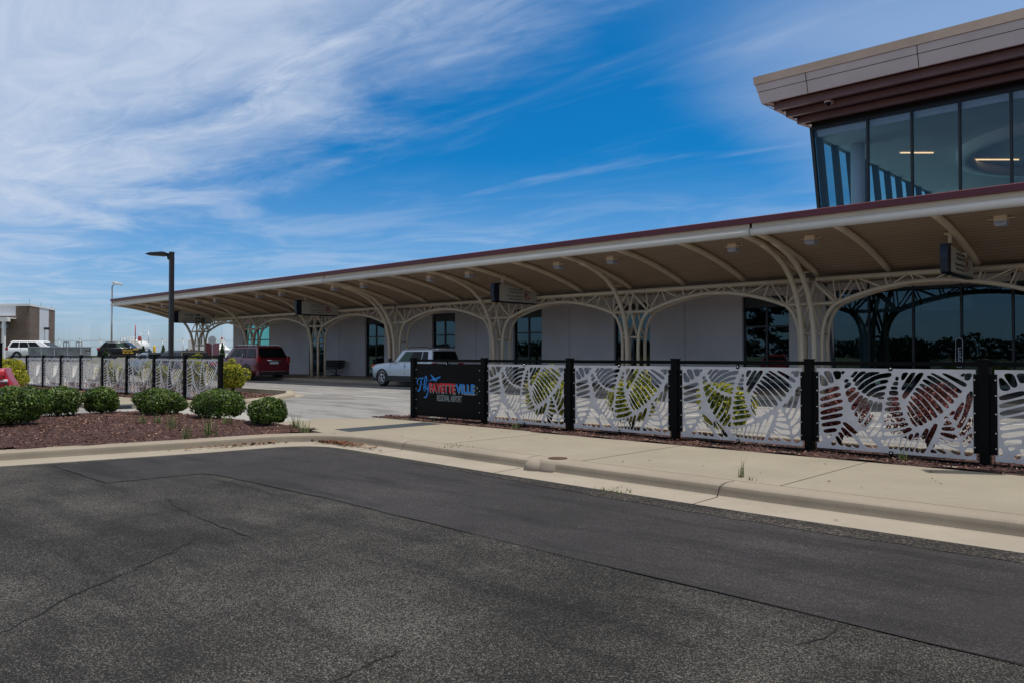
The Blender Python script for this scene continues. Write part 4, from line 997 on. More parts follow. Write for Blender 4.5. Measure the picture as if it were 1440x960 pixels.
for i, (x, y, z, r_, h, lab) in enumerate(((-32.75, 7.6, .2, 1.3, 1.52, 'tall golden shrub behind the red car at the left edge'),
        (-27.05, 13.9, .3, .52, 1.24, 'golden shrub standing at the end post of the far fence'),
        (-11.15, 12.98, .2, .5, 1.2, 'golden shrub behind the first pierced panel beside the black sign'),
        (-9.0, 12.98, .2, .52, 1.12, 'golden shrub behind the second pierced panel from the black sign'),
        (-7.0, 12.98, .2, .52, 1.15, 'golden shrub behind the third pierced panel from the black sign'),
        (-12.6 - 20.5, 13.6, .3, .6, 1.1, 'golden shrub seen through the far fence on the left'),
        (-29.5, 13.6, .3, .65, 1.36, 'golden shrub behind the far fence with its top over the rail'),
        (-37.5, 13.4, .3, .6, 1.0, 'golden shrub seen through the panels at the left of the far fence'))):
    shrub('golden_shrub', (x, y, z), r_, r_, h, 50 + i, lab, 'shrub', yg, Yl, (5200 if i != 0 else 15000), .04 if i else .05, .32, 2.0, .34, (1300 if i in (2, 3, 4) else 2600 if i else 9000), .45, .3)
for i, (x, y, r_, h, lab) in enumerate(((-4.98, 12.98, .46, .98, 'dark red shrub behind the left side of the rightmost full panel'), (-3.62, 13.0, .62, 1.12, 'broad dark red shrub behind the right side of the rightmost full panel'),
        (-1.0, 13.0, .5, 1.0, 'dark red shrub behind the fence at the right edge'))):
    shrub('barberry_shrub', (x, y, .19), r_, r_, h, 70 + i, lab, 'shrub', 'dark red shrubs behind the fence', [M['barberry']], 4200, .03, .5, 2.0, .36)
def conifer(x, y, z, h, r_, seed, lab):
    t = thing('small_conifer', (x, y, z), lab, 'tree', 'small conifers beyond the far fence', True); rr = random.Random(seed)
    def pos(r__):
        u = r__.random() ** .8; a = r__.uniform(0, 6.28); k = r_ * (1 - u) ** .8 * (.6 + .4 * r__.random()) * (1 + .2 * math.sin(a * 3 + u * 20))
        return Vector((k * math.cos(a), k * math.sin(a), h * (.06 + .94 * u))), Vector((math.cos(a), math.sin(a), .4))
    b = MB(); leaves(b, rr, 1500, pos, .07, .4, 0, .4); b.build('foliage', M['conifer'], t, 0, False)
    b = MB(); b.tube([(0, 0, -.1), (0, 0, h * .8)], [.05, .01], 6); b.build('trunk', M['bark'], t, 0, False)
def D(px_, py_, dep):
    """point at a given depth along the line of sight of a photo pixel (used to write down measured places)"""
    a, e = R(43.38), R(.993)
    fw = Vector((-math.sin(a) * math.cos(e), math.cos(a) * math.cos(e), math.sin(e))); rt = Vector((math.cos(a), math.sin(a), 0)); up = rt.cross(fw)
    return Vector((0, 0, 1.67)) + (fw + rt * (px_ - 720) / 1112.7 + up * (480 - py_) / 1112.7) * dep
def gz(x): return -.06 + hx(x) * 1.27
for i, (px_, dep, h, lab) in enumerate(((149, 58, 1.15, 'small conifer in front of the tail of the black taxi'), (201.5, 58, 1.35, 'small conifer in front of the bonnet of the black taxi'),
                                   (229.5, 62, 1.3, 'small conifer just left of the dark lamp post'), (312.5, 64, 1.6, 'small conifer to the left of the maroon car roof'))):
    p = D(px_, 495, dep); conifer(p.x, p.y, gz(p.x) + .25, h + .35, .36, 80 + i, lab)

def weed(loc, n, l, seed, label, spread=.06, cat='weed', lean=.5):
    rr = random.Random(seed); b = MB()
    for k in range(n):
        a = rr.uniform(0, 6.28); ll = l * rr.uniform(.4, 1.1); le = lean * rr.uniform(.2, 1.2); x, y = rr.gauss(0, spread), rr.gauss(0, spread); w_ = .006 + .004 * rr.random()
        dx, dy = math.cos(a), math.sin(a); P = []
        for s_ in (0, .4, .75, 1):
            c = Vector((x + dx * ll * le * s_ ** 1.6, y + dy * ll * le * s_ ** 1.6, ll * (s_ - .28 * le * s_ * s_))); q = Vector((-dy, dx, 0)) * w_ * (1 - s_ * .85); P += [c - q, c + q]
        b.add(P, [(0, 1, 3, 2), (2, 3, 5, 4), (4, 5, 7, 6)])
    o = b.build('weed', M['grass'], None, 0, False); o.location = loc; tag(o, label, cat, 'weeds'); return o
weed((-4.72, 9.15, .152), 8, .29, 1, 'tall thin grass weed growing out of the sidewalk joint at the kerb', .012, 'weed', .28)
weed((-4.5, 9.02, .155), 8, .07, 11, 'tiny weed tuft right of the tall grass on the sidewalk edge', .04)
weed((-5.75, 7.85, .01), 40, .05, 2, 'flat grass tuft growing in the gutter seam', .12)
weed((-3.7, 12.0, .17), 14, .26, 3, 'long bladed grass weed at the foot of the rightmost full panel', .03, 'weed', .9)
weed((-11.3, 12.1, .16), 26, .17, 4, 'leafy green weed below the first pierced panel', .05, 'weed', 1.1)
weed((-9.75, 8.93, .15), 30, .05, 5, 'small grass tuft on the kerb back in front of the black sign', .12)
weed((-13.0, 8.75, .15), 6, .06, 15, 'tiny grass tuft at the kerb corner', .05)
for i, (px_, py_) in enumerate(((199, 600), (242, 606), (263, 611), (293, 609), (318, 600), (417, 598), (428, 603), (222, 598))):
    a = D(px_, py_, 1) - Vector((0, 0, 1.67)); k = (.21 - 1.67) / a.z; p = a * k
    weed((p.x, p.y, zplant(p.x, p.y)), 26, (.22, .34, .32, .46, .24, .38, .27, .22)[i], 90 + i, ('short grass weed left in the mulch', 'grass weed in the mulch below the oval shrub', 'thin upright weed in the mulch right of the oval shrub', 'tallest weed in the mulch in front of the wide shrub',
         'small grass weed under the wide shrub', 'grass weed beside the smallest round shrub', 'grass weed at the tip of the mulch bed', 'short grass weed below the left of the oval shrub')[i], .05)

# tree belt and a few pines across the car park, mirrored in the glass
def crown(b, rr, c, rx, rz, n, sz):
    for _ in range(n):
        d = Vector((rr.gauss(0, 1), rr.gauss(0, 1), rr.gauss(0, 1))).normalized() * rr.uniform(.55, 1); p = Vector(c) + Vector((d.x * rx, d.y * rx, d.z * rz))
        t = Vector((rr.gauss(0, 1), rr.gauss(0, 1), rr.gauss(0, 1))).normalized(); u = t.orthogonal().normalized(); s_ = sz * rr.uniform(.5, 1.2)
        b.add([p - t * s_, p + u * s_ * .6, p + t * s_, p - u * s_ * .6], [(0, 1, 2, 3)])
rr = random.Random(5); b = MB()
for k in range(165):
    x = -430 + k * 3.1 + rr.uniform(-2, 2); y = -140 + rr.uniform(-14, 6); h = rr.uniform(4.8, 6.6)
    for j in range(3): crown(b, rr, (x + rr.uniform(-2, 2), y, h * (.3 + .25 * j)), rr.uniform(2.2, 3.2), h * .22, 130, .5)
    b.tube([(x, y, -.1), (x, y, h * .6)], .2, 5)
stuff(b.build('far_woods', M['treeleaf'], None, 0, False))
def pine(x, y, h, seed, lab):
    t = thing('pine_tree', (x, y, -.06), lab, 'tree', 'pines across the car park', True); rr = random.Random(seed); b = MB()
    b.tube([(0, 0, -.1), (.1, 0, h * .5), (0, .1, h)], [.26, .17, .04], 8); f = MB()
    for k in range(26):
        z = h * (.3 + .7 * k / 26); a = rr.uniform(0, 6.28); l = (1.1 - .75 * (z / h)) * h * .26 * rr.uniform(.6, 1.1); e = Vector((math.cos(a) * l, math.sin(a) * l, z + l * .15))
        b.tube([(0, 0, z), e * .5 + Vector((0, 0, z * .5 - .05)), e], [.05, .035, .012], 5); crown(f, rr, e, .8, .4, 90, .22); crown(f, rr, (e.x * .6, e.y * .6, e.z), .6, .35, 60, .2)
    b.build('trunk', M['bark'], t, 0, False); f.build('crown', M['treeleaf'], t, 0, False)
pine(-34, -14, 9.5, 1, 'tall pine across the car park mirrored in the dark window by the glass hall')
pine(-40, -12, 8.5, 2, 'shorter pine across the car park beside the tall pine')

# ------------------------------------------------------------------ lamps
def street_lamp(loc, h, adir, label):
    t = thing('street_lamp', loc, label, 'street lamp', 'dark car park lamps', True)
    b = MB(); b.box(-.075, .075, -.075, .075, -.2, h); b.box(-.09, .09, -.09, .09, -.02, .04); b.build('pole', M['lamp'], t, .012)
    d = Vector(adir).normalized(); s_ = Vector((-d.y, d.x, 0))
    fn = lambda a, c, e: tuple(d * a + s_ * e + Vector((0, 0, h + c)))
    b = MB(); b.prism([(.07, -.06), (.07, -.16), (.1, -.3), (.16, -.28), (.2, -.16), (.3, -.1), (.24, -.03)], fn, -.045, .045); b.build('arm', M['lamp'], t, .008)
    b = MB(); pl = [(.22, -.03), (.5, .0), (.95, .01), (1.12, -.03), (1.12, -.055), (.95, -.095), (.5, -.135), (.22, -.1)]
    b.prism(pl, fn, -.17, .17)
    for k in range(7): b.prism([(.4 + k * .09, .0), (.42 + k * .09, .0), (.42 + k * .09, .025), (.4 + k * .09, .025)], fn, -.13, .13)
    b.build('head', M['lamp'], t, .012)
    b = MB(); b.prism([(.5, -.136), (1.0, -.093), (1.0, -.098), (.5, -.142)], fn, -.12, .12); b.build('lens', M['led'], t)
    return t
p = D(240.3, 520, 29.2); left_dir = -Vector((math.cos(R(43.38)), math.sin(R(43.38)), 0))
street_lamp((p.x, p.y, .24), 5.24, left_dir + Vector((-.35, .25, 0)), 'dark single arm street lamp standing behind the far fence')
street_lamp((-1.0, 12.62, .17), 4.98, (-1, -.62, 0), 'dark street lamp at the right edge with only its lamp head in view')
t = thing('flood_light', (-105.3, 37.9, 1.3), 'tall thin grey light pole far behind the canopy end', 'street lamp')
b = MB(); b.tube([(-105.3, 37.86, 1.0), (-105.3, 37.86, 10.3)], [.13, .09], 8); b.build('pole', M['galv'], t)
b = MB(); b.tube([(-105.3, 37.86, 10.3), (-105.0, 38.1, 10.65)], .07, 6); b.build('arm', M['galv'], t)
b = MB(); b.obox((-104.7, 38.4, 10.6), (.727, .687, -.2), (0, 0, 1), .8, .6, .3); b.obox((-105.0, 38.1, 10.75), (.727, .687, -.1), (0, 0, 1), .5, .5, .3); b.build('head', M['white'], t, .03)
p = D(.2, 500, 22.5); t = thing('sign_post', (p.x, p.y, .2), 'thin black post cut off by the left edge of the picture', 'post')
b = MB(); b.box(p.x - .045, p.x + .045, p.y - .045, p.y + .045, .1, 2.0); b.build('post', M['black'], t); b = MB(); b.box(p.x - .055, p.x + .055, p.y - .055, p.y + .055, 2.0, 2.02); b.build('cap', M['black'], t)

# ------------------------------------------------------------------ cars
def car(name, loc, rz, label, P, group=None):
    """P: L length, W half width, g ground clearance, sill/belt/roof heights, hood and deck profile, cabin polygon"""
    t = thing(name, loc, label, 'car', group, True, rz)
    L, W = P['L'], P['W']; bodym = M[P['paint']]
    prof = P['prof']            # (x, top z, half width factor, bottom z) front -> rear
    b = MB(); m = 0
    for x, zt, wf, zb in prof:
        w_ = W * wf; zs = zb + .16; zm = zb + (zt - zb) * .55
        half = [(0, zb), (w_ * .82, zb), (w_ * .97, zs), (w_, zm), (w_ * .985, zt - .1), (w_ * .93, zt - .02), (w_ * .7, zt + .012), (0, zt + .025)]
        ring = [(x, y, z) for y, z in half] + [(x, -y, z) for y, z in half[-2:0:-1]]
        m = len(ring); b.v += ring
    n = len(prof)
    for i in range(n - 1):
        for j in range(m):
            b.f.append((i * m + j, i * m + (j + 1) % m, (i + 1) * m + (j + 1) % m, (i + 1) * m + j)); b.mi.append(0); b.sm.append(True)
    b.f.append(tuple(range(m))[::-1]); b.mi.append(0); b.sm.append(False); b.f.append(tuple((n - 1) * m + k for k in range(m))); b.mi.append(0); b.sm.append(False)
    body = b.build('body', bodym, t, .02)
    zb, zr = P['belt'], P['roof']; xf0, xf1, xr1, xr0 = P['cabin']; wb, wr = W * .93, W * .93 - P.get('tumble', .16)
    zc = zr - .07
    def side(x, z, s_): return s_ * (wb + (wr - wb) * (z - zb) / (zc - zb))
    b = MB()
    base = [(xf0, wb), (xr0, wb), (xr0, -wb), (xf0, -wb)]; top = [(xf1, wr), (xr1, wr), (xr1, -wr), (xf1, -wr)]; cr = [(xf1 - .16, wr - .14), (xr1 + .1, wr - .14), (xr1 + .1, -wr + .14), (xf1 - .16, -wr + .14)]
    b.add([(x, y, zb - .08) for x, y in base] + [(x, y, zc) for x, y in top] + [(x, y, zr) for x, y in cr], [(0, 1, 5, 4), (1, 2, 6, 5), (2, 3, 7, 6), (3, 0, 4, 7), (4, 5, 9, 8), (5, 6, 10, 9), (6, 7, 11, 10), (7, 4, 8, 11), (8, 9, 10, 11)])
    b.build('cabin', bodym, t, .06)
    # glass: every pane stands a few millimetres proud of the cabin
    gm = M[P.get('glass', 'carglass')]
    def onside(poly, s_):
        return [(x, side(x, z, s_) + s_ * .006, z) for x, z in poly]
    def xa(z): return xf0 + (xf1 - xf0) * (z - zb) / (zc - zb)
    def xz(z): return xr0 + (xr1 - xr0) * (z - zb) / (zc - zb)
    zl, zh = zb + .05, zc - .06
    for k, (a, c) in enumerate(P['windows']):           # fractions of the cabin length
        for s_ in (1, -1):
            pts = []
            for f_, z in ((a, zl), (c, zl), (c, zh), (a, zh)):
                x0_, x1_ = xa(z) - .1, xz(z) + .1; pts.append((x0_ + (x1_ - x0_) * f_, z))
            mt = M['carglassgreen'] if k == 0 and P.get('greenfront') else gm
            b = MB(); b.poly(onside(pts, s_)); o = b.build('window', mt, t, 0, False)
            if P.get('chrome'):
                q = onside(pts, s_); b = MB(); b.tube([Vector(v) for v in q + q[:1]], .012, 5); b.build('window_trim', M['chrome'], o)
    def endpane(x0_, x1_, nm):
        zz = (zb + .06, zc - .05); P_ = []
        dx = .012 if x0_ > x1_ else -.012
        for z, sg in ((zz[0], 1), (zz[0], -1), (zz[1], -1), (zz[1], 1)):
            f_ = (z - zb) / (zc - zb); P_.append((x0_ + (x1_ - x0_) * f_ + dx, sg * (wb + (wr - wb) * f_ - .07), z + .004))
        b = MB(); b.poly(P_); b.build(nm, gm, t, 0, False)
    endpane(xf0, xf1, 'windscreen'); endpane(xr0, xr1, 'rear_window')
    # wheels
    rw = P['wr']
    for x in P['axles']:
        for s_ in (1, -1):
            b = MB(); b.lathe([(rw * 1.3, -.02), (rw * 1.3, .012), (rw * 1.02, .016), (rw * 1.02, -.02)], (x, s_ * (W - .005), rw), 'y', 28, 0, False)
            for v in range(len(b.v)):
                X_, Y_, Z_ = b.v[v]; b.v[v] = (X_, s_ * W + (Y_ - s_ * W) * (1 if s_ > 0 else -1) if False else s_ * (abs(Y_)), Z_)
            b.v = [(X_, Y_, max(Z_, .22)) for X_, Y_, Z_ in b.v]; b.build('wheel_arch', M['trim'], t)
            b = MB(); y = s_ * (W - .11); b.lathe([(rw * .62, -.11), (rw * .9, -.115), (rw, -.07), (rw, .07), (rw * .9, .115), (rw * .62, .118), (.02, .08)], (x, y, rw), 'y', 28)
            if s_ < 0: b.v = [(X_, 2 * y - Y_, Z_) for X_, Y_, Z_ in b.v]
            wl = b.build('wheel', M['rubber'], t)
            b = MB(); yo = y + s_ * .118
            b.lathe([(rw * .66, -.012 * s_), (rw * .66, .008 * s_), (rw * .58, .004 * s_), (rw * .58, -.012 * s_)], (x, yo, rw), 'y', 28)
            for k in range(5):
                for da in (-.16, .16):
                    a1 = 2 * math.pi * k / 5 + .3; a2 = a1 + da
                    b.tube([(x + rw * .12 * math.cos(a1), yo - s_ * .01, rw + rw * .12 * math.sin(a1)), (x + rw * .6 * math.cos(a2), yo, rw + rw * .6 * math.sin(a2))], [.026, .02], 5)
            b.lathe([(rw * .16, -.02 * s_), (rw * .15, .012 * s_), (0, .016 * s_)], (x, yo, rw), 'y', 12); b.build('rim', M['rim'], wl)
    # bumpers and lower cladding
    if P.get('clad', True):
        for s_ in (1, -1):
            b = MB(); y0, y1 = sorted((s_ * (W * .97), s_ * (W + .012))); b.box(P['axles'][1] + rw * 1.15, P['axles'][0] - rw * 1.15, y0, y1, P['g'], P['g'] + P.get('cladh', .2)); b.build('sill', M['trim'], t, .01)
    xr = -L / 2
    b = MB(); b.box(xr - .02, xr + .25, -W * .93, W * .93, P['g'] - .02, P['g'] + .26); b.build('rear_bumper', M[P.get('bumper', 'trim')], t, .04)
    b = MB(); b.box(L / 2 - .25, L / 2 + .02, -W * .9, W * .9, P['g'] - .02, P['g'] + .24); b.build('front_bumper', M[P.get('bumper', 'trim')], t, .04)
    for s_ in (1, -1):
        x0_, x1_, z0, z1, yi = P['tail']
        y0, y1 = sorted((s_ * yi, s_ * (W * P.get('tw', .985) + .01))); b = MB(); b.box(xr + x0_, xr + x1_, y0, y1, z0, z1); b.build('tail_light', M['taillight'], t, .025)
        x0_, x1_, z0, z1, yi = P['head']
        y0, y1 = sorted((s_ * yi, s_ * W * .95)); b = MB(); b.box(L / 2 - x1_, L / 2 - x0_, y0, y1, z0, z1); b.build('headlight', M['headlamp'], t, .025)
        b = MB(); xm = xf0 - .12; y = s_ * (W + .1); b.lathe([(0, -.07), (.09, -.05), (.1, .03), (0, .06)], (xm, y, zb + .1), 'x', 12); b.tube([(xm, s_ * W * .92, zb + .04), (xm, y, zb + .06)], .025, 6); b.build('mirror', M[P.get('mirror', 'trim')], t)
        for xh in P.get('handles', ()):
            b = MB(); b.tube([(xh, s_ * (W + .012), zb - .13), (xh - .2, s_ * (W + .012), zb - .13)], .016, 6); b.build('handle', M[P.get('handle', 'trim')], t)
        for xh in P.get('seams', ()):
            b = MB(); b.obox((xh, s_ * (W * .994), (P['g'] + .3 + zb) / 2), (0, 0, 1), (1, 0, 0), zb - P['g'] - .3, .006, .012); b.build('door_seam', M['trim'], t)
        if P.get('rails'):
            b = MB(); y = s_ * (wr - .06); b.tube([(xf1 - .3, y, zr - .02), (xf1 - .45, y, zr + .05), (xr1 + .3, y, zr + .05), (xr1 + .15, y, zr - .02)], .02, 6); b.build('roof_rail', M[P['rails']], t)
    b = MB(); b.box(xr - .035, xr - .01, -.26, .26, P['plate'], P['plate'] + .14); b.build('number_plate', M['plate'], t)
    return t, body
SUV = dict(L=4.24, W=.9, g=.27, belt=1.06, roof=1.67, paint='silver_paint', cabin=(.70, .12, -1.86, -2.02), tumble=.15, windows=((.13, .413), (.42, .735), (.765, .93)), greenfront=True, wr=.345, axles=(1.31, -1.26), cladh=.22,
    prof=[(2.12, .78, .84, .32), (2.08, .92, .93, .28), (1.9, 1.0, .985, .26), (1.2, 1.06, 1, .24), (.95, 1.08, 1, .24), (-1.7, 1.1, 1, .24), (-2.0, 1.08, .97, .27), (-2.1, 1.0, .92, .32)],
    tail=(-.025, .1, .86, 1.06, .6), head=(-.01, .14, .78, .94, .48), handles=(-.2, -1.1), seams=(.72, -.28, -1.15), rails='trim', plate=.72, mirror='trim', handle='silver_paint')
t, body = car('silver_suv', (-27.35, 22.72, .293), math.pi, 'silver boxy compact suv with black roof rails standing in front of the terminal', SUV)
b = MB(); b.box(-.25, .12, -.95, -.905, .53, .56); b.box(2.05, 2.13, .7, .86, .92, 1.0)
b = MB(); b.box(-2.12, -1.95, -.55, .55, 1.6, 1.66); b.build('spoiler', M['silver_paint'], t, .02)
b = MB(); b.box(-1.98, -1.9, -.2, .2, 1.665, 1.69); b.build('brake_light', M['taillight'], t)
for s_ in (1, -1):
    b = MB(); b.box(1.98, 2.09, min(s_ * .78, s_ * .88), max(s_ * .78, s_ * .88), .86, .95); b.build('marker_lamp', M['amber'], t, .01)
    b = MB(); y0, y1 = sorted((s_ * .9, s_ * .905)); b.box(.98, 1.18, y0, y1, .66, .7); b.build('side_badge', M['trim'], t)
BIG = dict(L=5.34, W=1.02, g=.34, belt=1.22, roof=1.9, paint='maroon_paint', cabin=(1.25, .6, -2.25, -2.62), tumble=.2, windows=((.12, .36), (.39, .63), (.67, .95)), wr=.41, axles=(1.62, -1.45), cladh=.12, chrome=False,
    prof=[(2.67, .9, .86, .4), (2.6, 1.1, .95, .36), (2.3, 1.2, 1, .34), (1.5, 1.24, 1, .32), (1.2, 1.25, 1, .32), (-2.2, 1.27, 1, .32), (-2.55, 1.25, .985, .36), (-2.66, 1.15, .95, .42)],
    tail=(-.02, .2, .98, 1.32, .8), tw=.965, head=(-.01, .16, .9, 1.08, .6), handles=(.3, -.75), seams=(1.2, .1, -.95), rails='chrome', plate=.9, mirror='maroon_paint', handle='maroon_paint', bumper='maroon_paint')
t, body = car('maroon_suv', (-42.25, 22.75, .293), math.pi, 'large dark maroon suv seen from behind with a chrome bar on its tailgate', BIG)
b = MB(); b.tube([(-2.7, -.42, 1.1), (-2.7, .42, 1.1)], .035, 8); b.build('tailgate_bar', M['chrome'], t)
b = MB(); b.box(-2.72, -2.66, -.85, .85, .5, .53); b.build('bumper_trim', M['chrome'], t)
b = MB(); b.box(-2.74, -2.5, -.9, .9, .3, .46); b.build('lower_bumper', M['trim'], t, .03)
for s_ in (1, -1):
    b = MB(); b.tube([(-2.72, s_ * .62, .3), (-2.5, s_ * .62, .32)], .05, 10); b.build('exhaust', M['chrome'], t)
    # chrome strip round the front side windows
    zb, zc = 1.22, 1.83; b = MB(); f = lambda z: s_ * (1.02 * .93 + (-.2) * (z - zb) / (zc - zb) + .012)
    b.tube([(.95, f(1.25), 1.25), (-.92, f(1.25), 1.25), (-.78, f(1.8), 1.8)], .018, 6); b.build('window_trim', M['chrome'], t)
CROSS = dict(SUV, paint='navy_paint', L=4.7, W=.95, g=.22, belt=1.0, roof=1.63, cabin=(1.2, .25, -1.75, -2.25), windows=((.16, .45), (.48, .75), (.79, .94)), greenfront=False, rails=None, wr=.36, axles=(1.45, -1.35), tumble=.2,
    prof=[(2.35, .7, .82, .3), (2.28, .86, .92, .26), (1.9, .95, .98, .24), (1.2, 1.02, 1, .22), (-1.9, 1.06, 1, .22), (-2.25, 1.02, .96, .26), (-2.34, .95, .9, .34)], mirror='navy_paint', handle='navy_paint', tail=(-.02, .14, .86, 1.02, .55), head=(0, .16, .72, .86, .5))
car('dark_suv', (-40.7, 17.95, .293), math.pi, 'dark suv behind the far fence with only its roof and windows in view', CROSS)
SEDAN = dict(SUV, paint='paleblue_paint', L=4.6, W=.9, g=.2, belt=.92, roof=1.46, cabin=(1.05, .15, -1.05, -1.75), windows=((.2, .5), (.53, .88)), greenfront=False, rails=None, wr=.32, axles=(1.4, -1.35), tumble=.2, clad=False,
    prof=[(2.3, .62, .8, .28), (2.2, .76, .92, .22), (1.7, .86, .98, .2), (1.0, .95, 1, .2), (-1.6, .98, 1, .2), (-2.1, .99, .96, .22), (-2.28, .93, .9, .34), (-2.31, .7, .88, .34)], tail=(-.02, .18, .74, .9, .5), head=(0, .2, .64, .76, .5), mirror='paleblue_paint', handle='paleblue_paint', bumper='paleblue_paint', seams=(.9, -.15, -1.1), handles=(-.05, -1.1))
p = D(214, 496, 52); car('pale_blue_car', (p.x - 1.0, p.y + .3, .293 + hx(p.x)), math.pi, 'pale blue grey car behind the far fence left of the dark suv', SEDAN)
RED = dict(SEDAN, paint='red_paint', mirror='red_paint', handle='red_paint', bumper='red_paint', roof=1.56, belt=1.0, W=.93,
    prof=[(2.3, .7, .8, .28), (2.2, .84, .92, .22), (1.7, .95, .98, .2), (1.0, 1.03, 1, .2), (-1.4, 1.08, 1, .2), (-1.9, 1.14, .98, .22), (-2.1, 1.16, .95, .24), (-2.13, 1.06, .93, .26), (-2.18, .92, .93, .28), (-2.3, .72, .93, .3), (-2.36, .58, .92, .32), (-2.32, .42, .9, .34)], tail=(.2, .52, .87, .99, .66), tw=.965, plate=.45)
p = D(24, 530, 20.5); hd = R(250); c_ = Vector((p.x + math.cos(hd) * 2.35 + math.sin(hd) * .45, p.y + math.sin(hd) * 2.35 - math.cos(hd) * .45, .17))
t, _ = car('red_car', tuple(c_), hd, 'shiny red car with only its rear corner in view behind the green shrubs', RED)
for s_ in (1, -1):
    b = MB(); y0, y1 = sorted((s_ * .72, s_ * .893)); b.box(-2.19, -2.02, y0, y1, .83, .895); b.build('reversing_lamp', M['headlamp'], t, .02)
    b = MB(); y0, y1 = sorted((s_ * .7, s_ * .905)); b.box(-2.22, -1.75, y0, y1, .79, .802); b.build('bumper_gap', M['trim'], t)
    b = MB(); y0, y1 = sorted((s_ * .7, s_ * .905)); b.box(-2.13, -1.75, y0, y1, .985, 1.0); b.build('lamp_gap', M['trim'], t)
VAN = dict(SUV, paint='white_paint_car', L=5.1, W=.98, g=.2, belt=1.05, roof=1.74, cabin=(1.75, .7, -2.2, -2.5), windows=((.2, .46), (.48, .72), (.74, .96)), greenfront=False, rails=None, wr=.34, axles=(1.6, -1.45), tumble=.2, clad=False,
    prof=[(2.55, .7, .8, .28), (2.45, .9, .92, .24), (2.0, 1.02, .98, .22), (1.5, 1.08, 1, .22), (-2.2, 1.1, 1, .22), (-2.45, 1.06, .96, .26), (-2.54, .95, .92, .34)], tail=(-.02, .25, .85, 1.1, .7), head=(0, .25, .74, .9, .5), mirror='white_paint_car', handle='white_paint_car', bumper='white_paint_car', seams=(1.2, 0, -1.1), handles=(.2, -.6))
yaw_img = R(43.38)
p = D(54, 495, 75.5); car('white_minivan', (p.x, p.y, gz(p.x) - .0), yaw_img, 'white minivan parked far away in front of the brick building', VAN)
TAXI = dict(SUV, paint='black_paint_car', L=4.7, W=.94, g=.25, belt=1.05, roof=1.72, cabin=(1.0, .3, -1.75, -2.2), windows=((.16, .46), (.49, .82), (.86, .95)), greenfront=True, rails=None, chrome=False, wr=.36, axles=(1.45, -1.35), tumble=.2, mirror='headlamp', bumper='black_paint_car', handle='black_paint_car',
    prof=[(2.35, .8, .82, .3), (2.28, .95, .92, .26), (1.9, 1.05, .98, .24), (1.1, 1.08, 1, .22), (-1.9, 1.12, 1, .22), (-2.2, 1.1, .96, .26), (-2.34, 1.0, .92, .34)], tail=(-.03, .25, .9, 1.12, .6), head=(0, .25, .8, .95, .5))
p = D(176, 495, 80); t, body = car('black_taxi', (p.x, p.y, gz(p.x)), yaw_img + .12, 'black taxi suv with yellow lettering on its door far behind the fence', TAXI)
text('TAXI CAB', 'lettering', M['taxiy'], t, (.05, -.965, .78), (1, 0, 0), (0, 0, 1), .24, 'LEFT', .95, 0, .002, .012)
b = MB()                                        # second line: too small to read in the photo, three groups of marks
for u0, n_ in ((.08, 3), (.42, 3), (.76, 4)):
    for k in range(n_): b.box(.02 + u0 + k * .085, .08 + u0 + k * .085, -.968, -.962, .56, .70)
stuff(b.build('lettering_marks', M['taxiy'], t))
b = MB(); b.box(1.1, 1.6, -.955, -.935, .92, 1.04); b.build('door_band', M['taxiy'], t)
zb, zc = 1.05, 1.65
b = MB(); f = lambda z: -(.94 * .93 - .2 * (z - zb) / (zc - zb) + .012)
b.tube([(.62, f(1.09), 1.09), (-1.45, f(1.09), 1.09), (-1.4, f(1.6), 1.6), (.15, f(1.6), 1.6)], .022, 6); b.build('window_trim', M['chrome'], t)

# ------------------------------------------------------------------ far background beyond the drop-off
p0 = D(48, 500, 66); p1 = D(121, 500, 66); d = (p1 - p0).normalized(); d.z = 0; mid = (p0 + p1) / 2; zg = gz(mid.x)
t = thing('steel_container', (mid.x, mid.y, zg), 'long low weathered grey steel container standing behind the far fence', 'container')
Lc = (p1 - p0).length; top = 2.33
b = MB(); b.obox((mid.x, mid.y, (zg + .15 + top) / 2), d, (0, 0, 1), Lc, 1.6, top - zg - .15); b.build('body', M['box'], t, .03)
b = MB(); b.obox((mid.x, mid.y, top + .02), d, (0, 0, 1), Lc + .06, 1.68, .05)
sdv = Vector((d.y, -d.x, 0))
for k in range(5): q = p0 + d * (Lc * k / 4); b.obox((q.x + sdv.x * .81, q.y + sdv.y * .81, (zg + .2 + top) / 2), (0, 0, 1), d, top - zg - .3, .03, .07)
b.build('rim', M['galv'], t)
b = MB(); q = p1 + d * .15; b.tube([(p1.x, p1.y, top - .25), (q.x + d.x * .15, q.y + d.y * .15, top - .3), (q.x + d.x * .2, q.y + d.y * .2, top - .05)], .05, 6); b.build('latch', M['dframe'], t)
# brick building
A = D(40, 499, 80); B_ = D(75.3, 499, 88.5); 
zt = 6.62; zg = 1.2
dr = (B_ - A); dr.z = 0; lr = dr.length; dr.normalize(); dl = Vector((dr.y, -dr.x, 0)); 
if dl.x > 0: dl = -dl
dl = Vector((-.93, -.38, 0)).normalized() if False else dl
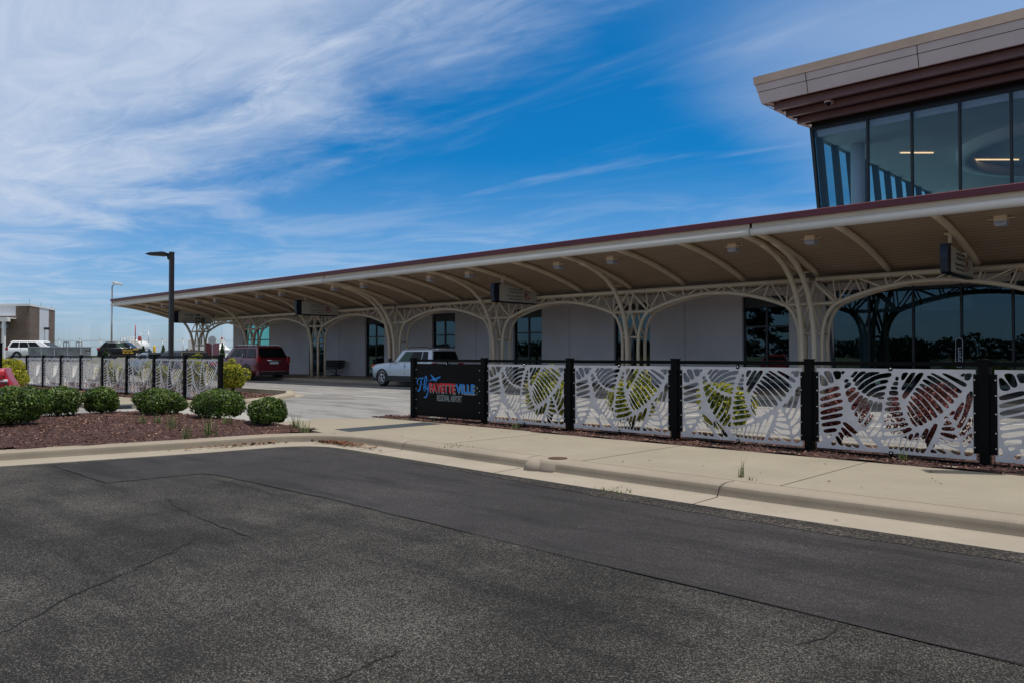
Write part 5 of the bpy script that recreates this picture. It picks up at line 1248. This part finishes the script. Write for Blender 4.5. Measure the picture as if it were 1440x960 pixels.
# left face runs out of the picture roughly level in the view
vl = Vector((-math.cos(R(43.38)), -math.sin(R(43.38)), 0)); dl = (vl * .96 - Vector((-math.sin(R(43.38)), math.cos(R(43.38)), 0)) * -.1).normalized()
t = thing('brick_building', (A.x, A.y, zg), 'square brown brick building with white metal panels at the far left', 'building')
def wallbox(b, o, dv, u0, u1, z0, z1, th=.2, off=0):
    nv = Vector((dv.y, -dv.x, 0)); a = o + dv * u0 + nv * off; c = o + dv * u1 + nv * off
    m_ = (a + c) / 2; b.obox((m_.x, m_.y, (z0 + z1) / 2), dv, (0, 0, 1), u1 - u0, th, z1 - z0)
def inward(dv): return 1
b = MB(); wallbox(b, A, dr, 0, lr * .36, zg - .3, zt); wallbox(b, A, dr, lr * .74, lr, zg - .3, zt); wallbox(b, A, dr, lr * .36, lr * .74, zg - .3, 2.35)
wallbox(b, A, dl, .1, 12, zg - .3, zt - 1.0); wallbox(b, A, dl, .1, 1.35, zt - 1.0, zt)
E_ = B_ + dl * 12; F_ = A + dl * 12
wallbox(b, B_, dl, .1, 12, zg - .3, zt); wallbox(b, F_, dr, 0, lr, zg - .3, zt); b.build('wall', M['brick'], t)
b = MB(); wallbox(b, A, dr, lr * .36, lr * .74, 2.9, zt - .02, .18); b.build('white_panel', M['brickw'], t)
b = MB(); wallbox(b, A, dl, 1.35, 12, zt - 1.0, zt, .18); b.build('white_band', M['brickw'], t)
b = MB(); wallbox(b, A, dr, lr * .36, lr * .74, 2.35, 2.9, .1); b.build('window', M['white'], t)
b = MB(); cs = [A - dl * .15 - dr * .15, B_ - dl * .15 + dr * .15, E_ + dr * .15, F_ - dr * .15]
b.add([(q.x, q.y, zt) for q in cs] + [(q.x, q.y, zt + .22) for q in cs], [(0, 1, 2, 3), (4, 5, 6, 7), (0, 1, 5, 4), (1, 2, 6, 5), (2, 3, 7, 6), (3, 0, 4, 7)]); b.build('roof', M['white'], t)
nrm = -Vector((-dr.y, dr.x, 0)); 
if nrm.dot(Vector((1, 0, 0))) < 0: nrm = -nrm
q = A + dr * (lr * .56) + nrm * .3; b = MB(); b.obox((q.x, q.y, 4.5), nrm, (0, 0, 1), .6, .3, .25); b.build('wall_lamp', M['dframe'], t)
fr = -(dl.cross(Vector((0, 0, 1)))); 
if fr.dot(Vector((0, 0, 0)) - A) < 0: fr = -fr
b = MB(); o = A + fr * 1.2
for u in (1.75, 11): c = o + dl * u; b.obox((c.x, c.y, (zg + 5.05) / 2), (0, 0, 1), dl, 5.05 - zg, .26, .26)
c = o + dl * 6.3; b.obox((c.x, c.y, 5.15), dl, (0, 0, 1), 10.2, .35, .28); c = o + dl * 6.3 - fr * .6; b.obox((c.x, c.y, 5.36), dl, (0, 0, 1), 10.0, 1.5, .1); b.build('porch_frame', M['white'], t)
q = A + dl * 2.4 + fr * .3; b = MB(); b.obox((q.x, q.y, 4.55), dl, (0, 0, 1), .65, .35, .35); b.build('wall_lamp', M['galv'], t)
for u, hgt in ((.2, .55), (lr * .45, .45), (lr * .88, .4)): q = A + dr * u; b = MB(); b.tube([(q.x, q.y, zt + .2), (q.x, q.y, zt + .2 + hgt)], .014, 5); b.build('lightning_rod', M['dframe'], t)
# chain link fence across the view
t = thing('chain_link_fence', (-100, 40, 1.3), 'thin wire security fence with posts running across the far background', 'fence')
f0 = D(-60, 499, 99); f1 = D(345, 499, 98); dv = (f1 - f0); dv.z = 0; ln = dv.length; dv.normalize()
b = MB()
for zz, r_ in ((3.42, .03), (2.72, .022), (3.6, .012)): b.tube([f0 + Vector((0, 0, zz - f0.z)), f1 + Vector((0, 0, zz - f0.z))], r_, 5)
b.build('wire', M['galv'], t)
for k in range(15):
    q = f0 + dv * (ln * k / 14); b = MB(); b.tube([(q.x, q.y, 1.0), (q.x, q.y, 3.5)], .045, 6); b.tube([(q.x, q.y, 3.5), (q.x + .2, q.y - .2, 3.85)], .025, 5); b.build('post', M['galv'], t)
for pxs in ((89.5, 97), (107, 115)):
    a, c = D(pxs[0], 481, 97), D(pxs[1], 481, 97); b = MB()
    for zz in (3.26, 1.5): b.tube([(a.x, a.y, zz), (c.x, c.y, zz)], .05, 5)
    for q in (a, c, (a + c) / 2): b.tube([(q.x, q.y, 1.2), (q.x, q.y, 3.26)], .05 if q is not None else .03, 5)
    b.build('gate_frame', M['dframe'], t)
# fuel tank with platform
c = D(189, 488, 105); ax = (D(207, 488, 112) - c); ax.z = 0; ax.normalize()
t = thing('fuel_tank', (c.x, c.y, 1.2), 'white round fuel tank with railings on top far behind the black taxi', 'tank')
b = MB(); rr_ = .98; e = c + ax * 4.6; b.tube([(c.x - ax.x * .12, c.y - ax.y * .12, 2.75), (c.x, c.y, 2.75), (e.x, e.y, 2.75), (e.x + ax.x * .12, e.y + ax.y * .12, 2.75)], [rr_ * .8, rr_, rr_, rr_ * .8], 22); b.build('shell', M['white'], t)
b = MB(); b.obox((c.x + ax.x * 2.3, c.y + ax.y * 2.3, 1.6), ax, (0, 0, 1), 4.2, 1.2, .5); b.build('cradle', M['galv'], t)
b = MB()
for px_ in (171.5, 175.5, 183, 188): q = D(px_, 480, 104); b.tube([(q.x, q.y, 1.4), (q.x, q.y, 3.98)], .05, 5)
for zz in (3.95, 3.55): b.tube([D(171.5, 480, 104) + Vector((0, 0, zz - 3.4)), D(190, 480, 104) + Vector((0, 0, zz - 3.4))], .04, 5)
for px_ in (198.5, 208.8): q = D(px_, 480, 104); b.tube([(q.x, q.y, 3.3), (q.x, q.y, 4.72)], .05, 5)
for zz in (4.7, 4.15): b.tube([D(198.5, 480, 104) + Vector((0, 0, zz - 3.4)), D(208.8, 480, 104) + Vector((0, 0, zz - 3.4))], .035, 5)
b.build('railing', M['white'], t)
b = MB(); q = D(190.3, 470, 105); b.tube([(q.x, q.y, 3.6), (q.x, q.y, 5.65)], .06, 6); b.build('vent_pipe', M['red'], t)
b = MB(); q = D(196.5, 474, 104); b.lathe([(.25, 3.5), (.25, 3.9), (.16, 4.0), (.2, 4.1), (0, 4.2)], (q.x, q.y, 0), 'z', 10); b.build('valve', M['red'], t)
p = D(217, 498, 88); t = thing('bollard', (p.x, p.y, gz(p.x)), 'yellow bollard standing alone beyond the far fence', 'bollard')
b = MB(); b.lathe([(.14, 1.0), (.14, 2.62), (.1, 2.74), (0, 2.78)], (p.x, p.y, 0), 'z', 12); b.build('pipe', M['yellow'], t); b = MB(); b.lathe([(.25, 1.2), (.25, 1.36), (0, 1.38)], (p.x, p.y, 0), 'z', 12); b.build('footing', M['walk'], t)
# service truck, cabinet and small shed seen through the first arch
p = D(282, 492, 92); t = thing('tank_truck', (p.x, p.y, gz(p.x)), 'white tank truck with a red front seen through the farthest canopy arch', 'truck')
def im(u, z, dep=92): q = D(270 + u, 492, dep); return Vector((q.x, q.y, z))
dv = (im(10, 2) - im(0, 2)).normalized()
def tb(nm, mat, u0, u1, z0, z1, w_, bev=.04):
    a, c = im(u0, z0), im(u1, z0); b = MB(); m_ = (a + c) / 2; b.obox((m_.x, m_.y, (z0 + z1) / 2), dv, (0, 0, 1), (c - a).length, w_, z1 - z0); return b.build(nm, mat, t, bev)
tb('body', M['white'], 0, 22, 1.75, 3.5, 2.2); tb('cab', M['maroon'], 22.5, 34, 1.6, 3.1, 2.1); tb('chassis', M['trim'], 0, 34, 1.45, 1.75, 1.8); tb('stripe', M['red'], 3, 10, 2.0, 2.35, 2.26, .005); tb('cabinet', M['box'], -6, 1, 1.3, 2.45, 1.2)
for u in (5, 10, 29):
    a = im(u, 1.62); b = MB(); nv = Vector((dv.y, -dv.x, 0)); b.tube([a + nv * -1.05, a + nv * 1.05], .42, 16); b.build('wheel', M['rubber'], t)
p = D(312, 485, 115); t = thing('beacon_hut', (p.x, p.y, 1.2), 'small white hut with a pointed roof and red beacon seen through the second canopy arch', 'hut')
b = MB(); b.lathe([(1.1, 1.0), (1.1, 2.4), (1.25, 2.45), (.35, 3.3), (.3, 3.9), (0, 3.95)], (p.x, p.y, 0), 'z', 8, 0, False); b.build('body', M['white'], t); b = MB(); b.lathe([(.14, 3.92), (.14, 4.2), (0, 4.3)], (p.x, p.y, 0), 'z', 8); b.build('beacon', M['red'], t)
b = MB(); b.tube([(p.x, p.y, 4.2), (p.x, p.y, 6.5)], .02, 5); b.build('antenna', M['galv'], t)
p = D(298.5, 485, 70); t = thing('octagonal_sign', (p.x, p.y, gz(p.x)), 'grey back of an octagonal road sign behind the farthest column', 'sign')
b = MB(); b.tube([(p.x, p.y, .5), (p.x, p.y, 3.35)], .035, 6); b.build('post', M['galv'], t)
b = MB(); dv = Vector((.727, .687, 0)); nv = Vector((.687, -.727, 0))
b.prism([(.38 * math.cos(R(22.5 + 45 * k)), .38 * math.sin(R(22.5 + 45 * k))) for k in range(8)], lambda a, c, e: tuple(Vector((p.x, p.y, 3.0 + c)) + dv * a + nv * e), .04, .055); b.build('plate', M['galv'], t)
